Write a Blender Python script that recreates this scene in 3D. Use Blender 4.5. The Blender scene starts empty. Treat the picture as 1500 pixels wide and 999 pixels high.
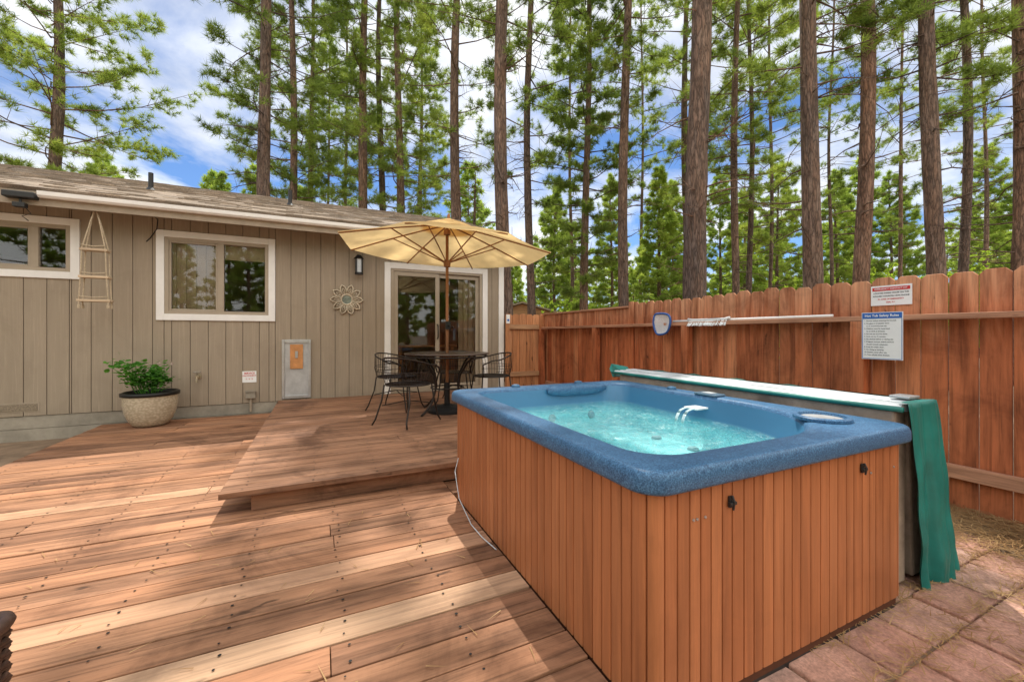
import bpy, math, random
import numpy as np
from mathutils import Vector, Matrix
random.seed(7)
S=bpy.context.scene
C=S.collection
R=math.radians
S.view_settings.view_transform='Standard'
S.view_settings.look='None'
S.view_settings.exposure=0
# ---------------------------------------------------------------- helpers
H=1.12; TH=R(25.02); sn,cs=math.sin(TH),math.cos(TH)
def at(px,f):
    t=(px-750)/600.0
    return (f*(t*cs+sn), f*(cs-t*sn))
def link(o,parent=None):
    C.objects.link(o)
    if parent is not None: o.parent=parent
    return o
def tag(o,label,cat,group=None,kind=None):
    o['label']=label; o['category']=cat
    if group: o['group']=group
    if kind: o['kind']=kind
    return o
def thing(name,label,cat,loc=(0,0,0),rz=0,group=None):
    o=bpy.data.objects.new(name,None); o.empty_display_size=.1
    C.objects.link(o); o.location=loc; o.rotation_euler=(0,0,rz)
    return tag(o,label,cat,group)
class MB:
    def __init__(s): s.v=[]; s.f=[]; s.m=[]
    def add(s,vs,fs,mi=0):
        b=len(s.v); s.v+= [tuple(p) for p in vs]
        for f in fs: s.f.append([i+b for i in f]); s.m.append(mi)
    def box(s,x0,x1,y0,y1,z0,z1,mi=0):
        s.add([(x0,y0,z0),(x1,y0,z0),(x1,y1,z0),(x0,y1,z0),(x0,y0,z1),(x1,y0,z1),(x1,y1,z1),(x0,y1,z1)],
              [(0,3,2,1),(4,5,6,7),(0,1,5,4),(1,2,6,5),(2,3,7,6),(3,0,4,7)],mi)
    def loft(s,rings,cap0=True,cap1=True,mi=0,closed=True):
        n=len(rings[0]); vs=[p for r in rings for p in r]; fs=[]
        for k in range(len(rings)-1):
            for i in range(n if closed else n-1):
                j=(i+1)%n
                fs.append((k*n+i,k*n+j,(k+1)*n+j,(k+1)*n+i))
        if cap0: fs.append(tuple(reversed(range(n))))
        if cap1: fs.append(tuple(range((len(rings)-1)*n,len(rings)*n)))
        s.add(vs,fs,mi)
    def tube(s,pts,r,n=6,mi=0,cap=True):
        pts=[Vector(p) for p in pts]; rings=[]
        L=len(pts); rr=r if isinstance(r,(list,tuple)) else [r]*L
        prev=None
        for i,p in enumerate(pts):
            d=(pts[min(i+1,L-1)]-pts[max(i-1,0)])
            if d.length<1e-9: d=Vector((0,0,1))
            d.normalize()
            if prev is None:
                a=Vector((0,0,1)) if abs(d.z)<.9 else Vector((1,0,0))
                u=d.cross(a).normalized()
            else:
                u=(prev-d*prev.dot(d))
                if u.length<1e-6: u=d.cross(Vector((0,0,1)))
                u.normalize()
            prev=u; w=d.cross(u)
            rings.append([p+(u*math.cos(2*math.pi*k/n)+w*math.sin(2*math.pi*k/n))*rr[i] for k in range(n)])
        s.loft(rings,cap,cap,mi)
    def lathe(s,prof,n=24,c=(0,0,0),mi=0,cap0=True,cap1=True):
        s.loft([[(c[0]+r*math.cos(2*math.pi*k/n),c[1]+r*math.sin(2*math.pi*k/n),c[2]+z) for k in range(n)] for r,z in prof],cap0,cap1,mi)
    def prism_x(s,prof,x0,x1,mi=0):
        s.loft([[(x0,y,z) for y,z in prof],[(x1,y,z) for y,z in prof]],True,True,mi)
    def build(s,name,mats,parent=None,smooth=False,bevel=0,seg=2):
        me=bpy.data.meshes.new(name); me.from_pydata(s.v,[],s.f)
        if not isinstance(mats,(list,tuple)): mats=[mats]
        for m in mats: me.materials.append(m)
        me.polygons.foreach_set('material_index',s.m)
        if smooth: me.polygons.foreach_set('use_smooth',[True]*len(s.f))
        me.update()
        o=bpy.data.objects.new(name,me); link(o,parent)
        if bevel:
            b=o.modifiers.new('bevel','BEVEL'); b.width=bevel; b.segments=seg; b.limit_method='ANGLE'; b.angle_limit=R(40)
        return o
def arc(c,r,a0,a1,n,z):
    return [(c[0]+r*math.cos(a0+(a1-a0)*i/n),c[1]+r*math.sin(a0+(a1-a0)*i/n),z) for i in range(n+1)]
# ---------------------------------------------------------------- materials
def nd(nt,t,ins={},**attrs):
    x=nt.nodes.new(t)
    for k,v in attrs.items(): setattr(x,k,v)
    for k,v in ins.items():
        so=x.inputs[k]
        if isinstance(v,bpy.types.NodeSocket): nt.links.new(v,so)
        else: so.default_value=v
    return x
def c4(c): return (c[0],c[1],c[2],1)
def ramp(nt,fac,stops):
    r=nt.nodes.new('ShaderNodeValToRGB'); e=r.color_ramp.elements
    while len(e)<len(stops): e.new(.5)
    for el,(p,c) in zip(e,stops):
        el.position=p; el.color=c4(c) if isinstance(c,(tuple,list)) else (c,c,c,1)
    nt.links.new(fac,r.inputs[0]); return r.outputs[0]
def mix(nt,fac,a,b,blend='MIX'):
    x=nt.nodes.new('ShaderNodeMix'); x.data_type='RGBA'; x.blend_type=blend
    for i,v in ((0,fac),(6,a),(7,b)):
        if isinstance(v,bpy.types.NodeSocket): nt.links.new(v,x.inputs[i])
        else: x.inputs[i].default_value=v if i==0 else c4(v)
    return x.outputs[2]
def math_(nt,op,a,b=0.0):
    x=nt.nodes.new('ShaderNodeMath'); x.operation=op
    for i,v in enumerate((a,b)):
        if isinstance(v,bpy.types.NodeSocket): nt.links.new(v,x.inputs[i])
        else: x.inputs[i].default_value=v
    return x.outputs[0]
def newmat(name):
    m=bpy.data.materials.new(name); m.use_nodes=True; nt=m.node_tree
    return m,nt,nt.nodes['Principled BSDF']
def setb(nt,b,**k):
    for key,v in k.items():
        s=b.inputs[key.replace('_',' ')]
        if isinstance(v,bpy.types.NodeSocket): nt.links.new(v,s)
        else: s.default_value=v
def bump(nt,b,h,strength=.3,dist=.01):
    x=nd(nt,'ShaderNodeBump',{'Strength':strength,'Distance':dist,'Height':h}); nt.links.new(x.outputs[0],b.inputs['Normal'])
def obj_co(nt,scale=(1,1,1),offset=None):
    tc=nt.nodes.new('ShaderNodeTexCoord'); v=tc.outputs['Object']
    if offset is not None:
        a=nd(nt,'ShaderNodeVectorMath',{0:v,1:offset},operation='ADD'); v=a.outputs[0]
    mp=nd(nt,'ShaderNodeMapping',{'Vector':v,'Scale':scale}); return mp.outputs[0]
def noise(nt,v,scale=1,detail=6,rough=.6,dist=0):
    return nd(nt,'ShaderNodeTexNoise',{'Vector':v,'Scale':scale,'Detail':detail,'Roughness':rough,'Distortion':dist}).outputs[0]
def plain(name,col,rough=.5,metal=0,var=.25,scale=8,bmp=.1,coat=0):
    m,nt,b=newmat(name); v=obj_co(nt)
    n=noise(nt,v,scale,8,.65)
    c=mix(nt,1.0,col,ramp(nt,n,[(.3,1-var),(.7,1+var*.4)]),'MULTIPLY')
    setb(nt,b,Base_Color=c,Roughness=rough,Metallic=metal)
    if coat: setb(nt,b,Coat_Weight=coat)
    if bmp: bump(nt,b,noise(nt,v,scale*14,4),bmp,.002)
    return m
def wood(name,cols,axis,rough=.75,lo=.45,bmp=.35,fine=38,blotch=.6,spec=.3,weather=None,knots=True,stain=0,stscale=1.3):
    m,nt,b=newmat(name)
    rnd=nd(nt,'ShaderNodeNewGeometry').outputs['Random Per Island']
    off=nd(nt,'ShaderNodeCombineXYZ',{0:math_(nt,'MULTIPLY',rnd,37.0),1:math_(nt,'MULTIPLY',rnd,11.0),2:math_(nt,'MULTIPLY',rnd,23.0)}).outputs[0]
    sc=[fine]*3; sc[axis]=1.6
    g=noise(nt,obj_co(nt,sc,off),1,9,.7,.6)
    sc2=[9.0]*3; sc2[axis]=1.1
    bl=noise(nt,obj_co(nt,sc2,off),1,5,.6,.4)
    c=ramp(nt,rnd,cols)
    if weather:
        z=nd(nt,'ShaderNodeSeparateXYZ',{0:obj_co(nt)}).outputs[2]
        wz=math_(nt,'ADD',z,math_(nt,'MULTIPLY',math_(nt,'SUBTRACT',bl,.5),1.6))
        f=nd(nt,'ShaderNodeMapRange',{0:wz,1:weather[0],2:weather[1]}).outputs[0]
        c=mix(nt,f,c,weather[2])
    c=mix(nt,1.0,c,ramp(nt,g,[(.3,lo),(.5,.92),(.72,1.15)]),'MULTIPLY')
    c=mix(nt,blotch,c,ramp(nt,bl,[(.32,(.46,.42,.40)),(.52,(1,1,1)),(.75,(1.25,1.2,1.15))]),'MULTIPLY')
    if knots:
        sc3=[14.0]*3; sc3[axis]=5
        kn=noise(nt,obj_co(nt,sc3,off),1,3,.5)
        c=mix(nt,1.0,c,ramp(nt,kn,[(.26,.35),(.32,1)]),'MULTIPLY')
    if stain:
        st=noise(nt,obj_co(nt,(1,1,1)),stscale,8,.7,.8)
        c=mix(nt,stain,c,ramp(nt,st,[(.34,(.46,.42,.41)),(.5,(1,1,1)),(.68,(1.12,1.08,1.04))]),'MULTIPLY')
    setb(nt,b,Base_Color=c,Roughness=rough); b.inputs['Specular IOR Level'].default_value=spec
    bump(nt,b,g,bmp,.004)
    return m
MT={}
MT['deck']=wood('deck_wood',[(0,(.31,.155,.088)),(.3,(.395,.20,.108)),(.55,(.35,.185,.108)),(.8,(.44,.215,.115)),(1,(.47,.25,.145))],0,lo=.34,blotch=.9,stain=.85,bmp=.5)
MT['deck_new']=wood('new_board_wood',[(0,(.57,.34,.205)),(.5,(.55,.275,.17)),(1,(.61,.40,.25))],0,lo=.55,blotch=.6,stain=.5)
MT['deck2']=wood('raised_deck_wood',[(0,(.28,.145,.085)),(.5,(.345,.18,.105)),(1,(.39,.21,.125))],0,lo=.34,blotch=.9,stain=.9,bmp=.5)
MT['fence']=wood('fence_wood',[(0,(.43,.125,.052)),(.3,(.54,.17,.070)),(.55,(.48,.148,.062)),(.8,(.59,.20,.086)),(1,(.62,.25,.12))],2,lo=.46,blotch=.9,stain=.6,stscale=2.2,weather=(1.1,1.85,(.64,.34,.20)))
MT['fence_y']=wood('fence_rail_wood',[(0,(.56,.28,.17)),(1,(.62,.34,.22))],1,lo=.5)
MT['fence_b']=wood('back_fence_wood',[(0,(.54,.23,.10)),(.5,(.60,.27,.125)),(1,(.64,.31,.15))],2,lo=.55)
MT['fence_bx']=wood('back_fence_rail_wood',[(0,(.5,.28,.15)),(1,(.58,.33,.18))],0,lo=.55)
MT['cab']=wood('tub_slat_wood',[(0,(.42,.15,.060)),(.5,(.465,.17,.068)),(1,(.50,.19,.078))],2,rough=.45,lo=.78,bmp=.06,blotch=.35,knots=False,stain=.2,stscale=2.5)
MT['siding']=wood('painted_siding',[(0,(.365,.297,.222)),(.5,(.375,.306,.23)),(1,(.385,.315,.238))],2,rough=.7,lo=.93,bmp=.15,blotch=.10,fine=60,knots=False,stain=.15)
MT['teak']=wood('pole_wood',[(0,(.34,.16,.075)),(1,(.40,.19,.09))],2,lo=.7,bmp=.1)
MT['driftwood']=wood('pale_shelf_wood',[(0,(.60,.46,.32)),(1,(.66,.52,.37))],0,lo=.7)
MT['white']=plain('white_paint',(.88,.86,.84),.5,var=.08,scale=5)
MT['almond']=plain('almond_vinyl',(.40,.33,.25),.45,var=.08)
MT['concrete']=plain('painted_foundation',(.36,.32,.26),.85,var=.35,scale=4,bmp=.4)
MT['dirt']=plain('forest_floor',(.27,.185,.12),.95,var=.55,scale=3,bmp=.8)
MT['black']=plain('black_metal',(.018,.017,.017),.45,metal=.4,var=.2)
MT['iron']=plain('wrought_iron',(.035,.026,.022),.4,metal=.6,var=.3)
MT['blackplastic']=plain('black_plastic',(.02,.02,.021),.5,var=.2)
MT['steel']=plain('galvanised_steel',(.55,.55,.55),.35,metal=.85,var=.25,scale=6)
MT['alu']=plain('brushed_aluminium',(.55,.56,.57),.35,metal=.7,var=.2)
MT['dark']=plain('dark_void',(.012,.01,.008),.9)
MT['groove']=plain('slat_groove',(.10,.032,.012),.9)
MT['fascia']=plain('fascia_paint',(.38,.31,.235),.7,var=.2)
MT['soil']=plain('potting_soil',(.05,.035,.025),.95,var=.4,scale=30,bmp=.8)
MT['rope']=plain('jute_rope',(.58,.47,.33),.9,var=.4,scale=90,bmp=.5)
MT['copper']=plain('tan_wooden_flap',(.62,.28,.10),.5,var=.3,scale=10)
MT['signwhite']=plain('sign_white',(.88,.89,.9),.4,var=.05)
MT['red']=plain('sign_red',(.62,.03,.03),.5,var=.05)
MT['blue']=plain('sign_blue',(.03,.14,.50),.5,var=.05)
MT['ink']=plain('sign_ink',(.04,.045,.06),.6,var=.05)
MT['wicker']=plain('brown_wicker',(.09,.045,.03),.6,var=.4,scale=40,bmp=.4)
MT['room']=plain('interior_wall',(.70,.50,.31),.8,var=.1)
MT['roomfloor']=plain('interior_floor',(.34,.20,.11),.5,var=.3)
MT['curtain']=plain('tan_blind',(.46,.34,.23),.9,var=.2,scale=3)
MT['spawhite']=plain('white_plastic',(.82,.85,.87),.3,var=.06)
MT['grey']=plain('grey_vinyl',(.60,.64,.67),.45,var=.3,scale=5)
MT['tan']=plain('stained_vinyl',(.40,.31,.24),.7,var=.55,scale=6,bmp=.3)
MT['green']=plain('green_vinyl',(.007,.19,.165),.42,var=.4,scale=5,bmp=.15)
MT['net']=plain('pale_net_mesh',(.82,.86,.9),.7,var=.1,scale=60)
def m_pot():
    m,nt,b=newmat('cream_pot'); v=obj_co(nt,(1,1,1.6))
    w=nd(nt,'ShaderNodeTexVoronoi',{'Vector':v,'Scale':34.0}).outputs['Distance']
    c=ramp(nt,w,[(.1,(.62,.54,.41)),(.7,(.42,.35,.25))])
    setb(nt,b,Base_Color=c,Roughness=.3); bump(nt,b,w,.25,.006); return m
MT['pot']=m_pot()
def m_shingle():
    m,nt,b=newmat('roof_shingle'); v=obj_co(nt)
    rnd=nd(nt,'ShaderNodeNewGeometry').outputs['Random Per Island']
    c=ramp(nt,rnd,[(0,(.19,.148,.112)),(.4,(.28,.212,.155)),(.7,(.225,.18,.14)),(1,(.345,.26,.19))])
    n=noise(nt,v,3,7,.7)
    c=mix(nt,1.0,c,ramp(nt,n,[(.3,.65),(.7,1.4)]),'MULTIPLY')
    n2=noise(nt,v,120,2)
    c=mix(nt,.6,c,ramp(nt,n2,[(.35,.5),(.65,1.5)]),'MULTIPLY')
    setb(nt,b,Base_Color=c,Roughness=.95); bump(nt,b,n2,.5,.004); return m
MT['shingle']=m_shingle()
def m_bark():
    m,nt,b=newmat('pine_bark')
    oi=nd(nt,'ShaderNodeObjectInfo').outputs['Random']
    off=nd(nt,'ShaderNodeCombineXYZ',{0:math_(nt,'MULTIPLY',oi,50.0),2:math_(nt,'MULTIPLY',oi,31.0)}).outputs[0]
    v=obj_co(nt,(16,16,2.4),off)
    nz=nd(nt,'ShaderNodeTexNoise',{'Vector':v,'Scale':1.1,'Detail':6.0})
    vv=nd(nt,'ShaderNodeVectorMath',{0:v,1:nd(nt,'ShaderNodeVectorMath',{0:nz.outputs['Color'],1:(2.2,2.2,2.2)},operation='MULTIPLY').outputs[0]},operation='ADD').outputs[0]
    vo=nd(nt,'ShaderNodeTexVoronoi',{'Vector':vv,'Scale':1.0},feature='DISTANCE_TO_EDGE').outputs['Distance']
    vc=nd(nt,'ShaderNodeTexVoronoi',{'Vector':vv,'Scale':1.0}).outputs['Color']
    pc=nd(nt,'ShaderNodeSeparateColor',{0:vc}).outputs[0]
    c=ramp(nt,pc,[(0,(.25,.168,.125)),(.4,(.31,.198,.142)),(.7,(.295,.215,.17)),(1,(.37,.25,.187))])
    c=mix(nt,1.0,c,ramp(nt,vo,[(.0,.34),(.12,.76),(.3,1.06)]),'MULTIPLY')
    f=noise(nt,obj_co(nt,(60,60,12)),1,6,.7)
    c=mix(nt,.9,c,ramp(nt,f,[(.3,.5),(.7,1.3)]),'MULTIPLY')
    big=noise(nt,obj_co(nt,(1.5,1.5,.5),off),1,4,.6)
    c=mix(nt,.8,c,ramp(nt,big,[(.35,(.62,.64,.7)),(.6,(1.1,1.05,1))]),'MULTIPLY')
    c=mix(nt,1.0,c,ramp(nt,oi,[(0,(.64,.66,.72)),(.5,(.95,.93,.92)),(1,(1.2,1.03,.93))]),'MULTIPLY')
    setb(nt,b,Base_Color=c,Roughness=.95); bump(nt,b,vo,.8,.04); return m
MT['bark']=m_bark()
def m_leaf(name,c1,c2,c3,tr=.5,sc=.9):
    m=bpy.data.materials.new(name); m.use_nodes=True; nt=m.node_tree; nt.nodes.clear()
    n=noise(nt,obj_co(nt),sc,3,.6)
    rnd=nd(nt,'ShaderNodeNewGeometry').outputs['Random Per Island']
    oi=nd(nt,'ShaderNodeObjectInfo').outputs['Random']
    k=math_(nt,'ADD',math_(nt,'MULTIPLY',n,.75),math_(nt,'ADD',math_(nt,'MULTIPLY',rnd,.2),math_(nt,'MULTIPLY',oi,.12)))
    c=ramp(nt,k,[(.33,c1),(.55,c2),(.75,c3)])
    d=nd(nt,'ShaderNodeBsdfDiffuse',{'Color':c})
    t=nd(nt,'ShaderNodeBsdfTranslucent',{'Color':mix(nt,1.0,c,(1.4,1.4,.7),'MULTIPLY')})
    x=nd(nt,'ShaderNodeMixShader',{0:tr,1:d.outputs[0],2:t.outputs[0]})
    o=nd(nt,'ShaderNodeOutputMaterial'); nt.links.new(x.outputs[0],o.inputs[0]); return m
MT['needle']=m_leaf('pine_needles',(.14,.205,.068),(.26,.345,.10),(.45,.52,.16))
MT['needle2']=m_leaf('far_pine_needles',(.18,.26,.08),(.33,.44,.12),(.50,.58,.18),sc=.35)
MT['shrubleaf']=m_leaf('shrub_leaves',(.26,.38,.07),(.40,.53,.10),(.52,.62,.14))
MT['roseleaf']=m_leaf('pot_plant_leaves',(.065,.19,.04),(.12,.31,.065),(.21,.43,.10),sc=8)
MT['litter']=m_leaf('dry_needles',(.26,.14,.065),(.42,.27,.13),(.58,.41,.22),tr=.1,sc=2)
def m_glass(name,tint,base=.1):
    m=bpy.data.materials.new(name); m.use_nodes=True; nt=m.node_tree; nt.nodes.clear()
    fr=nd(nt,'ShaderNodeFresnel',{'IOR':1.5}).outputs[0]
    f=math_(nt,'ADD',math_(nt,'MULTIPLY',fr,1.0),base)
    n=noise(nt,obj_co(nt),1.5,1)
    bp=nd(nt,'ShaderNodeBump',{'Strength':.04,'Distance':.01,'Height':n})
    g=nd(nt,'ShaderNodeBsdfGlossy',{'Color':(.9,.95,1,1),'Roughness':.01,'Normal':bp.outputs[0]})
    t=nd(nt,'ShaderNodeBsdfTransparent',{'Color':c4(tint)})
    x=nd(nt,'ShaderNodeMixShader',{0:f,1:t.outputs[0],2:g.outputs[0]})
    o=nd(nt,'ShaderNodeOutputMaterial'); nt.links.new(x.outputs[0],o.inputs[0]); return m
MT['glass']=m_glass('window_glass',(.93,.93,.91),.01)
def m_rim():
    m,nt,b=newmat('blue_marbled_acrylic'); v=obj_co(nt)
    n1=noise(nt,v,190,3,.85); n2=noise(nt,v,34,5,.7)
    c=ramp(nt,n2,[(.3,(.035,.10,.205)),(.6,(.055,.145,.275)),(.8,(.085,.195,.345))])
    c=mix(nt,.9,c,ramp(nt,n1,[(.36,(.35,.4,.48)),(.5,(1,1,1)),(.66,(2.3,2.1,1.9))]),'MULTIPLY')
    setb(nt,b,Base_Color=c,Roughness=.4); b.inputs['Specular IOR Level'].default_value=.35; return m
MT['rim']=m_rim()
def m_basin():
    m,nt,b=newmat('basin_acrylic'); v=obj_co(nt)
    sp=nd(nt,'ShaderNodeSeparateXYZ',{0:v}).outputs[2]
    n1=noise(nt,v,120,3,.8); n2=noise(nt,v,14,4,.7)
    c=ramp(nt,n2,[(.3,(.27,.66,.71)),(.7,(.54,.86,.87))])
    c=mix(nt,.5,c,ramp(nt,n1,[(.36,.6),(.66,1.5)]),'MULTIPLY')
    up=mix(nt,ramp(nt,sp,[(.53,0),(.60,1)]),c,(.06,.19,.34))
    setb(nt,b,Base_Color=up,Roughness=.3); return m
MT['basin']=m_basin()
def m_water():
    m=bpy.data.materials.new('spa_water'); m.use_nodes=True; nt=m.node_tree; nt.nodes.clear()
    v=obj_co(nt,(1,1,1)); h=noise(nt,v,15,7,.64,2.0); h2=noise(nt,v,50,4,.6,.8)
    hh=math_(nt,'ADD',h,math_(nt,'MULTIPLY',h2,.3))
    bp=nd(nt,'ShaderNodeBump',{'Strength':.5,'Distance':.018,'Height':hh})
    fr=nd(nt,'ShaderNodeFresnel',{'IOR':1.26,'Normal':bp.outputs[0]}).outputs[0]
    g=nd(nt,'ShaderNodeBsdfGlossy',{'Color':(1,1,1,1),'Roughness':.04,'Normal':bp.outputs[0]})
    t=nd(nt,'ShaderNodeBsdfTransparent',{'Color':(.84,.99,.99,1)})
    d=nd(nt,'ShaderNodeBsdfDiffuse',{'Color':(.66,.92,.92,1),'Normal':bp.outputs[0]})
    k=ramp(nt,hh,[(.58,.0),(.70,.06),(.78,.32)])
    a=nd(nt,'ShaderNodeMixShader',{0:k,1:t.outputs[0],2:d.outputs[0]})
    x=nd(nt,'ShaderNodeMixShader',{0:fr,1:a.outputs[0],2:g.outputs[0]})
    o=nd(nt,'ShaderNodeOutputMaterial'); nt.links.new(x.outputs[0],o.inputs[0]); return m
MT['water']=m_water()
def m_canopy():
    m=bpy.data.materials.new('canopy_fabric'); m.use_nodes=True; nt=m.node_tree; nt.nodes.clear()
    n=noise(nt,obj_co(nt),5,5)
    c=mix(nt,1.0,(.89,.655,.32),ramp(nt,n,[(.3,.9),(.7,1.05)]),'MULTIPLY')
    d=nd(nt,'ShaderNodeBsdfDiffuse',{'Color':c}); t=nd(nt,'ShaderNodeBsdfTranslucent',{'Color':c})
    x=nd(nt,'ShaderNodeMixShader',{0:.54,1:d.outputs[0],2:t.outputs[0]})
    o=nd(nt,'ShaderNodeOutputMaterial'); nt.links.new(x.outputs[0],o.inputs[0]); return m
MT['canopy']=m_canopy()
def m_paver():
    m,nt,b=newmat('paver_brick')
    rnd=nd(nt,'ShaderNodeNewGeometry').outputs['Random Per Island']; v=obj_co(nt)
    c=ramp(nt,rnd,[(0,(.50,.265,.20)),(.5,(.57,.32,.24)),(1,(.60,.375,.30))])
    c=mix(nt,.9,c,ramp(nt,noise(nt,v,7,8,.7),[(.3,.55),(.55,1),(.75,1.2)]),'MULTIPLY')
    f=noise(nt,v,90,4,.7)
    c=mix(nt,.7,c,ramp(nt,f,[(.35,.6),(.65,1.25)]),'MULTIPLY')
    setb(nt,b,Base_Color=c,Roughness=.9); bump(nt,b,f,.5,.004); return m
MT['paver']=m_paver()

# ---------------------------------------------------------------- ground, pavers
g=MB(); g.add([(-400,-400,-.15),(400,-400,-.15),(400,400,-.15),(-400,400,-.15)],[(0,1,2,3)])
tag(g.build('ground',MT['dirt']),'brown forest floor around the deck and house','ground',kind='structure')
p=MB(); PW,PD=.30,.195
for i in range(-1,10):
    for j in range(0,17):
        x0=.90+i*PW+ (PW/2 if j%2 else 0); y0=-1.62+j*PD
        if x0<.86 or x0+PW>3.36+.14*math.sin(j*2.1) or (y0+PD>1.55): continue
        dz=random.uniform(-.007,.007); a=random.uniform(-.016,.016)
        cx,cy=x0+PW/2,y0+PD/2; pts=[]
        for sx,sy in ((-1,-1),(1,-1),(1,1),(-1,1)):
            dx,dy=sx*(PW/2-.005),sy*(PD/2-.005)
            pts.append((cx+dx*math.cos(a)-dy*math.sin(a)+random.uniform(-.003,.003),cy+dx*math.sin(a)+dy*math.cos(a)+random.uniform(-.003,.003)))
        tl=[random.uniform(-.004,.004) for _ in range(4)]
        p.loft([[(q[0],q[1],-.10) for q in pts],[(q[0],q[1],-.045+dz+t) for q,t in zip(pts,tl)]])
tag(p.build('patio_pavers',MT['paver'],bevel=.008,seg=3),'pinkish worn rectangular pavers beside the hot tub','pavement',kind='structure')
p=MB(); p.box(.88,3.86,-2.5,2.9,-.14,-.060)
tag(p.build('patio_soil',MT['dirt']),'dirt in the paver joints and along the fence','soil',kind='structure')
def litter(name,n,fz,label):
    rng=np.random.default_rng(5); v=[];f=[]
    for k in range(n):
        x,y,z=fz(rng); a=rng.uniform(0,6.28); L=rng.uniform(.05,.11); w=.0022
        dx,dy=math.cos(a),math.sin(a); b=len(v)
        v+=[(x-dy*w,y+dx*w,z),(x+dy*w,y-dx*w,z),(x+dx*L,y+dy*L,z+rng.uniform(0,.008))]; f.append((b,b+1,b+2))
    m=MB(); m.v=v; m.f=[list(q) for q in f]; m.m=[0]*len(f)
    tag(m.build(name,MT['litter']),label,'pine needles',kind='stuff')
def fz(rng):
    q=rng.random()
    if q<.76: return (3.86-abs(rng.normal(0,.34)),rng.uniform(-.6,2.2),-.045+rng.uniform(0,.030))
    if q<.83: return (rng.uniform(1.6,3.5),rng.uniform(-.5,.9),-.030)
    if q<.836: return (rng.uniform(-2.3,.7),rng.uniform(1,2.9),.006)
    j=rng.integers(3,15); return (rng.uniform(1.6,3.4),-1.62+j*PD+rng.normal(0,.014),-.034)
litter('fallen_needles',19000,fz,'dry fallen pine needles on the pavers and along the fence')
# ---------------------------------------------------------------- lower deck
def planks(x0,x1,y0,y1,z1,th,pitch,joints=True,seed=1,new=()):
    rg=random.Random(seed); m=MB(); nails=MB(); y=y0
    while y<y1-.02:
        ye=min(y+pitch-rg.uniform(.007,.010),y1); xs=[x0,x1]
        mi=0
        for yn in new:
            if y<=yn<y+pitch: mi=1
        if joints and rg.random()<.5: xs=[x0,x0+(x1-x0)*rg.choice([.28,.40,.52,.64,.76])+rg.uniform(-.02,.02),x1]
        for a,b in zip(xs[:-1],xs[1:]):
            dz=rg.uniform(-.003,.003)
            m.box(a+.0015,b-.0015,y,ye,z1-th,z1+dz,mi)
        x=x0+.12
        while x<x1:
            for yy in (y+.03,ye-.03):
                xx=x+rg.uniform(-.015,.015); yy+=rg.uniform(-.008,.008); r=rg.uniform(.004,.007)
                nails.add([(xx+r*math.cos(q*1.047),yy+r*math.sin(q*1.047),z1+.0042) for q in range(6)],[tuple(range(6))])
            x+=.405
        y+=pitch
    return m,nails
dk=thing('lower_deck','large low redwood deck with worn brown and pale salmon boards','deck'); dk['kind']='structure'
m,nl=planks(-2.47,.845,-2.2,6.80,0,.035,.147,seed=4,new=(2.16,1.72,3.60))
m.build('deck_board',[MT['deck'],MT['deck_new']],dk,bevel=.003); nl.build('nail_head',MT['black'],dk)['kind']='stuff'
m=MB(); m.box(-2.45,.84,-2.2,6.8,-.14,-.06); m.build('deck_frame',MT['dark'],dk)
m=MB(); m.box(.847,1.1,2.80,3.04,-.05,.001); m.build('filler_board',MT['deck'],dk,bevel=.003)
ud=thing('raised_deck','raised redwood platform one step up, in front of the sliding door','deck')
m,nl=planks(-.56,3.84,2.97,6.83,.16,.035,.147,seed=9)
m.build('deck_board',MT['deck2'],ud,bevel=.003); nl.build('nail_head',MT['black'],ud)['kind']='stuff'
m=MB(); m.box(-.40,1.3,3.05,3.09,.005,.123); m.build('riser_board',MT['deck2'],ud,bevel=.003)
m=MB(); m.box(-.40,-.36,3.092,6.8,.004,.123); m.build('riser_board',MT['deck2'],ud,bevel=.003)
m=MB(); m.box(1.31,3.8,3.06,3.1,-.13,.12); m.build('deck_frame',MT['dark'],ud)
# ---------------------------------------------------------------- house
WY=6.86
hs=thing('house','single storey house with tan vertical siding and brown shingle roof','house',(0,0,0))
OPEN=[(-4.4,-2.78,1.88,2.46),(-1.88,-.68,1.39,2.42),(1.03,2.61,.20,2.20)]
X0,X1=-6.2,3.0
def cells(xs,z0,z1,y0,y1,m,gap=.0):
    for a,b in zip(xs[:-1],xs[1:]):
        iv=[(z0,z1)]
        for (ox0,ox1,oz0,oz1) in OPEN:
            if a>=ox0-1e-6 and b<=ox1+1e-6:
                iv=[(z0,oz0),(oz1,z1)]
        for q0,q1 in iv:
            if q1-q0>.01: m.box(a+gap,b-gap,y0,y1,q0,q1)
bx=[X0]
x=X0
rg=random.Random(3)
while x<X1-.21:
    x+=.2; bx.append(x)
bx.append(X1)
for o_ in OPEN: bx+= [o_[0],o_[1]]
bx=sorted(set(round(q,4) for q in bx))
b2=[bx[0]]
for q in bx[1:]:
    if q-b2[-1]>.0045: b2.append(q)
m=MB()
gap=.0035
for a,b in zip(b2[:-1],b2[1:]): cells([a,b],.15,2.68,WY,WY+.025,m,gap)
m.build('siding',MT['siding'],hs,bevel=.002,seg=1)
m=MB(); cells(b2,.15,2.68,WY+.010,WY+.08,m)
m.box(X1-.06,X1,WY+.08,13.1,.15,2.7); m.box(X0,X0+.06,WY+.08,13.1,.15,2.7); m.box(X0,X1,13.04,13.1,.15,2.7)
m.loft([[(X1-.05,WY,2.68),(X1-.05,13.1,2.68),(X1-.05,9.98,3.86)],[(X1-.002,WY,2.68),(X1-.002,13.1,2.68),(X1-.002,9.98,3.86)]])
m.build('wall',plain('groove_paint',(.16,.13,.10),.8,var=.1),hs)
m=MB(); m.box(X0,X1,WY+.03,13.0,-.2,.146); m.build('foundation',MT['concrete'],hs)
m=MB()
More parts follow.
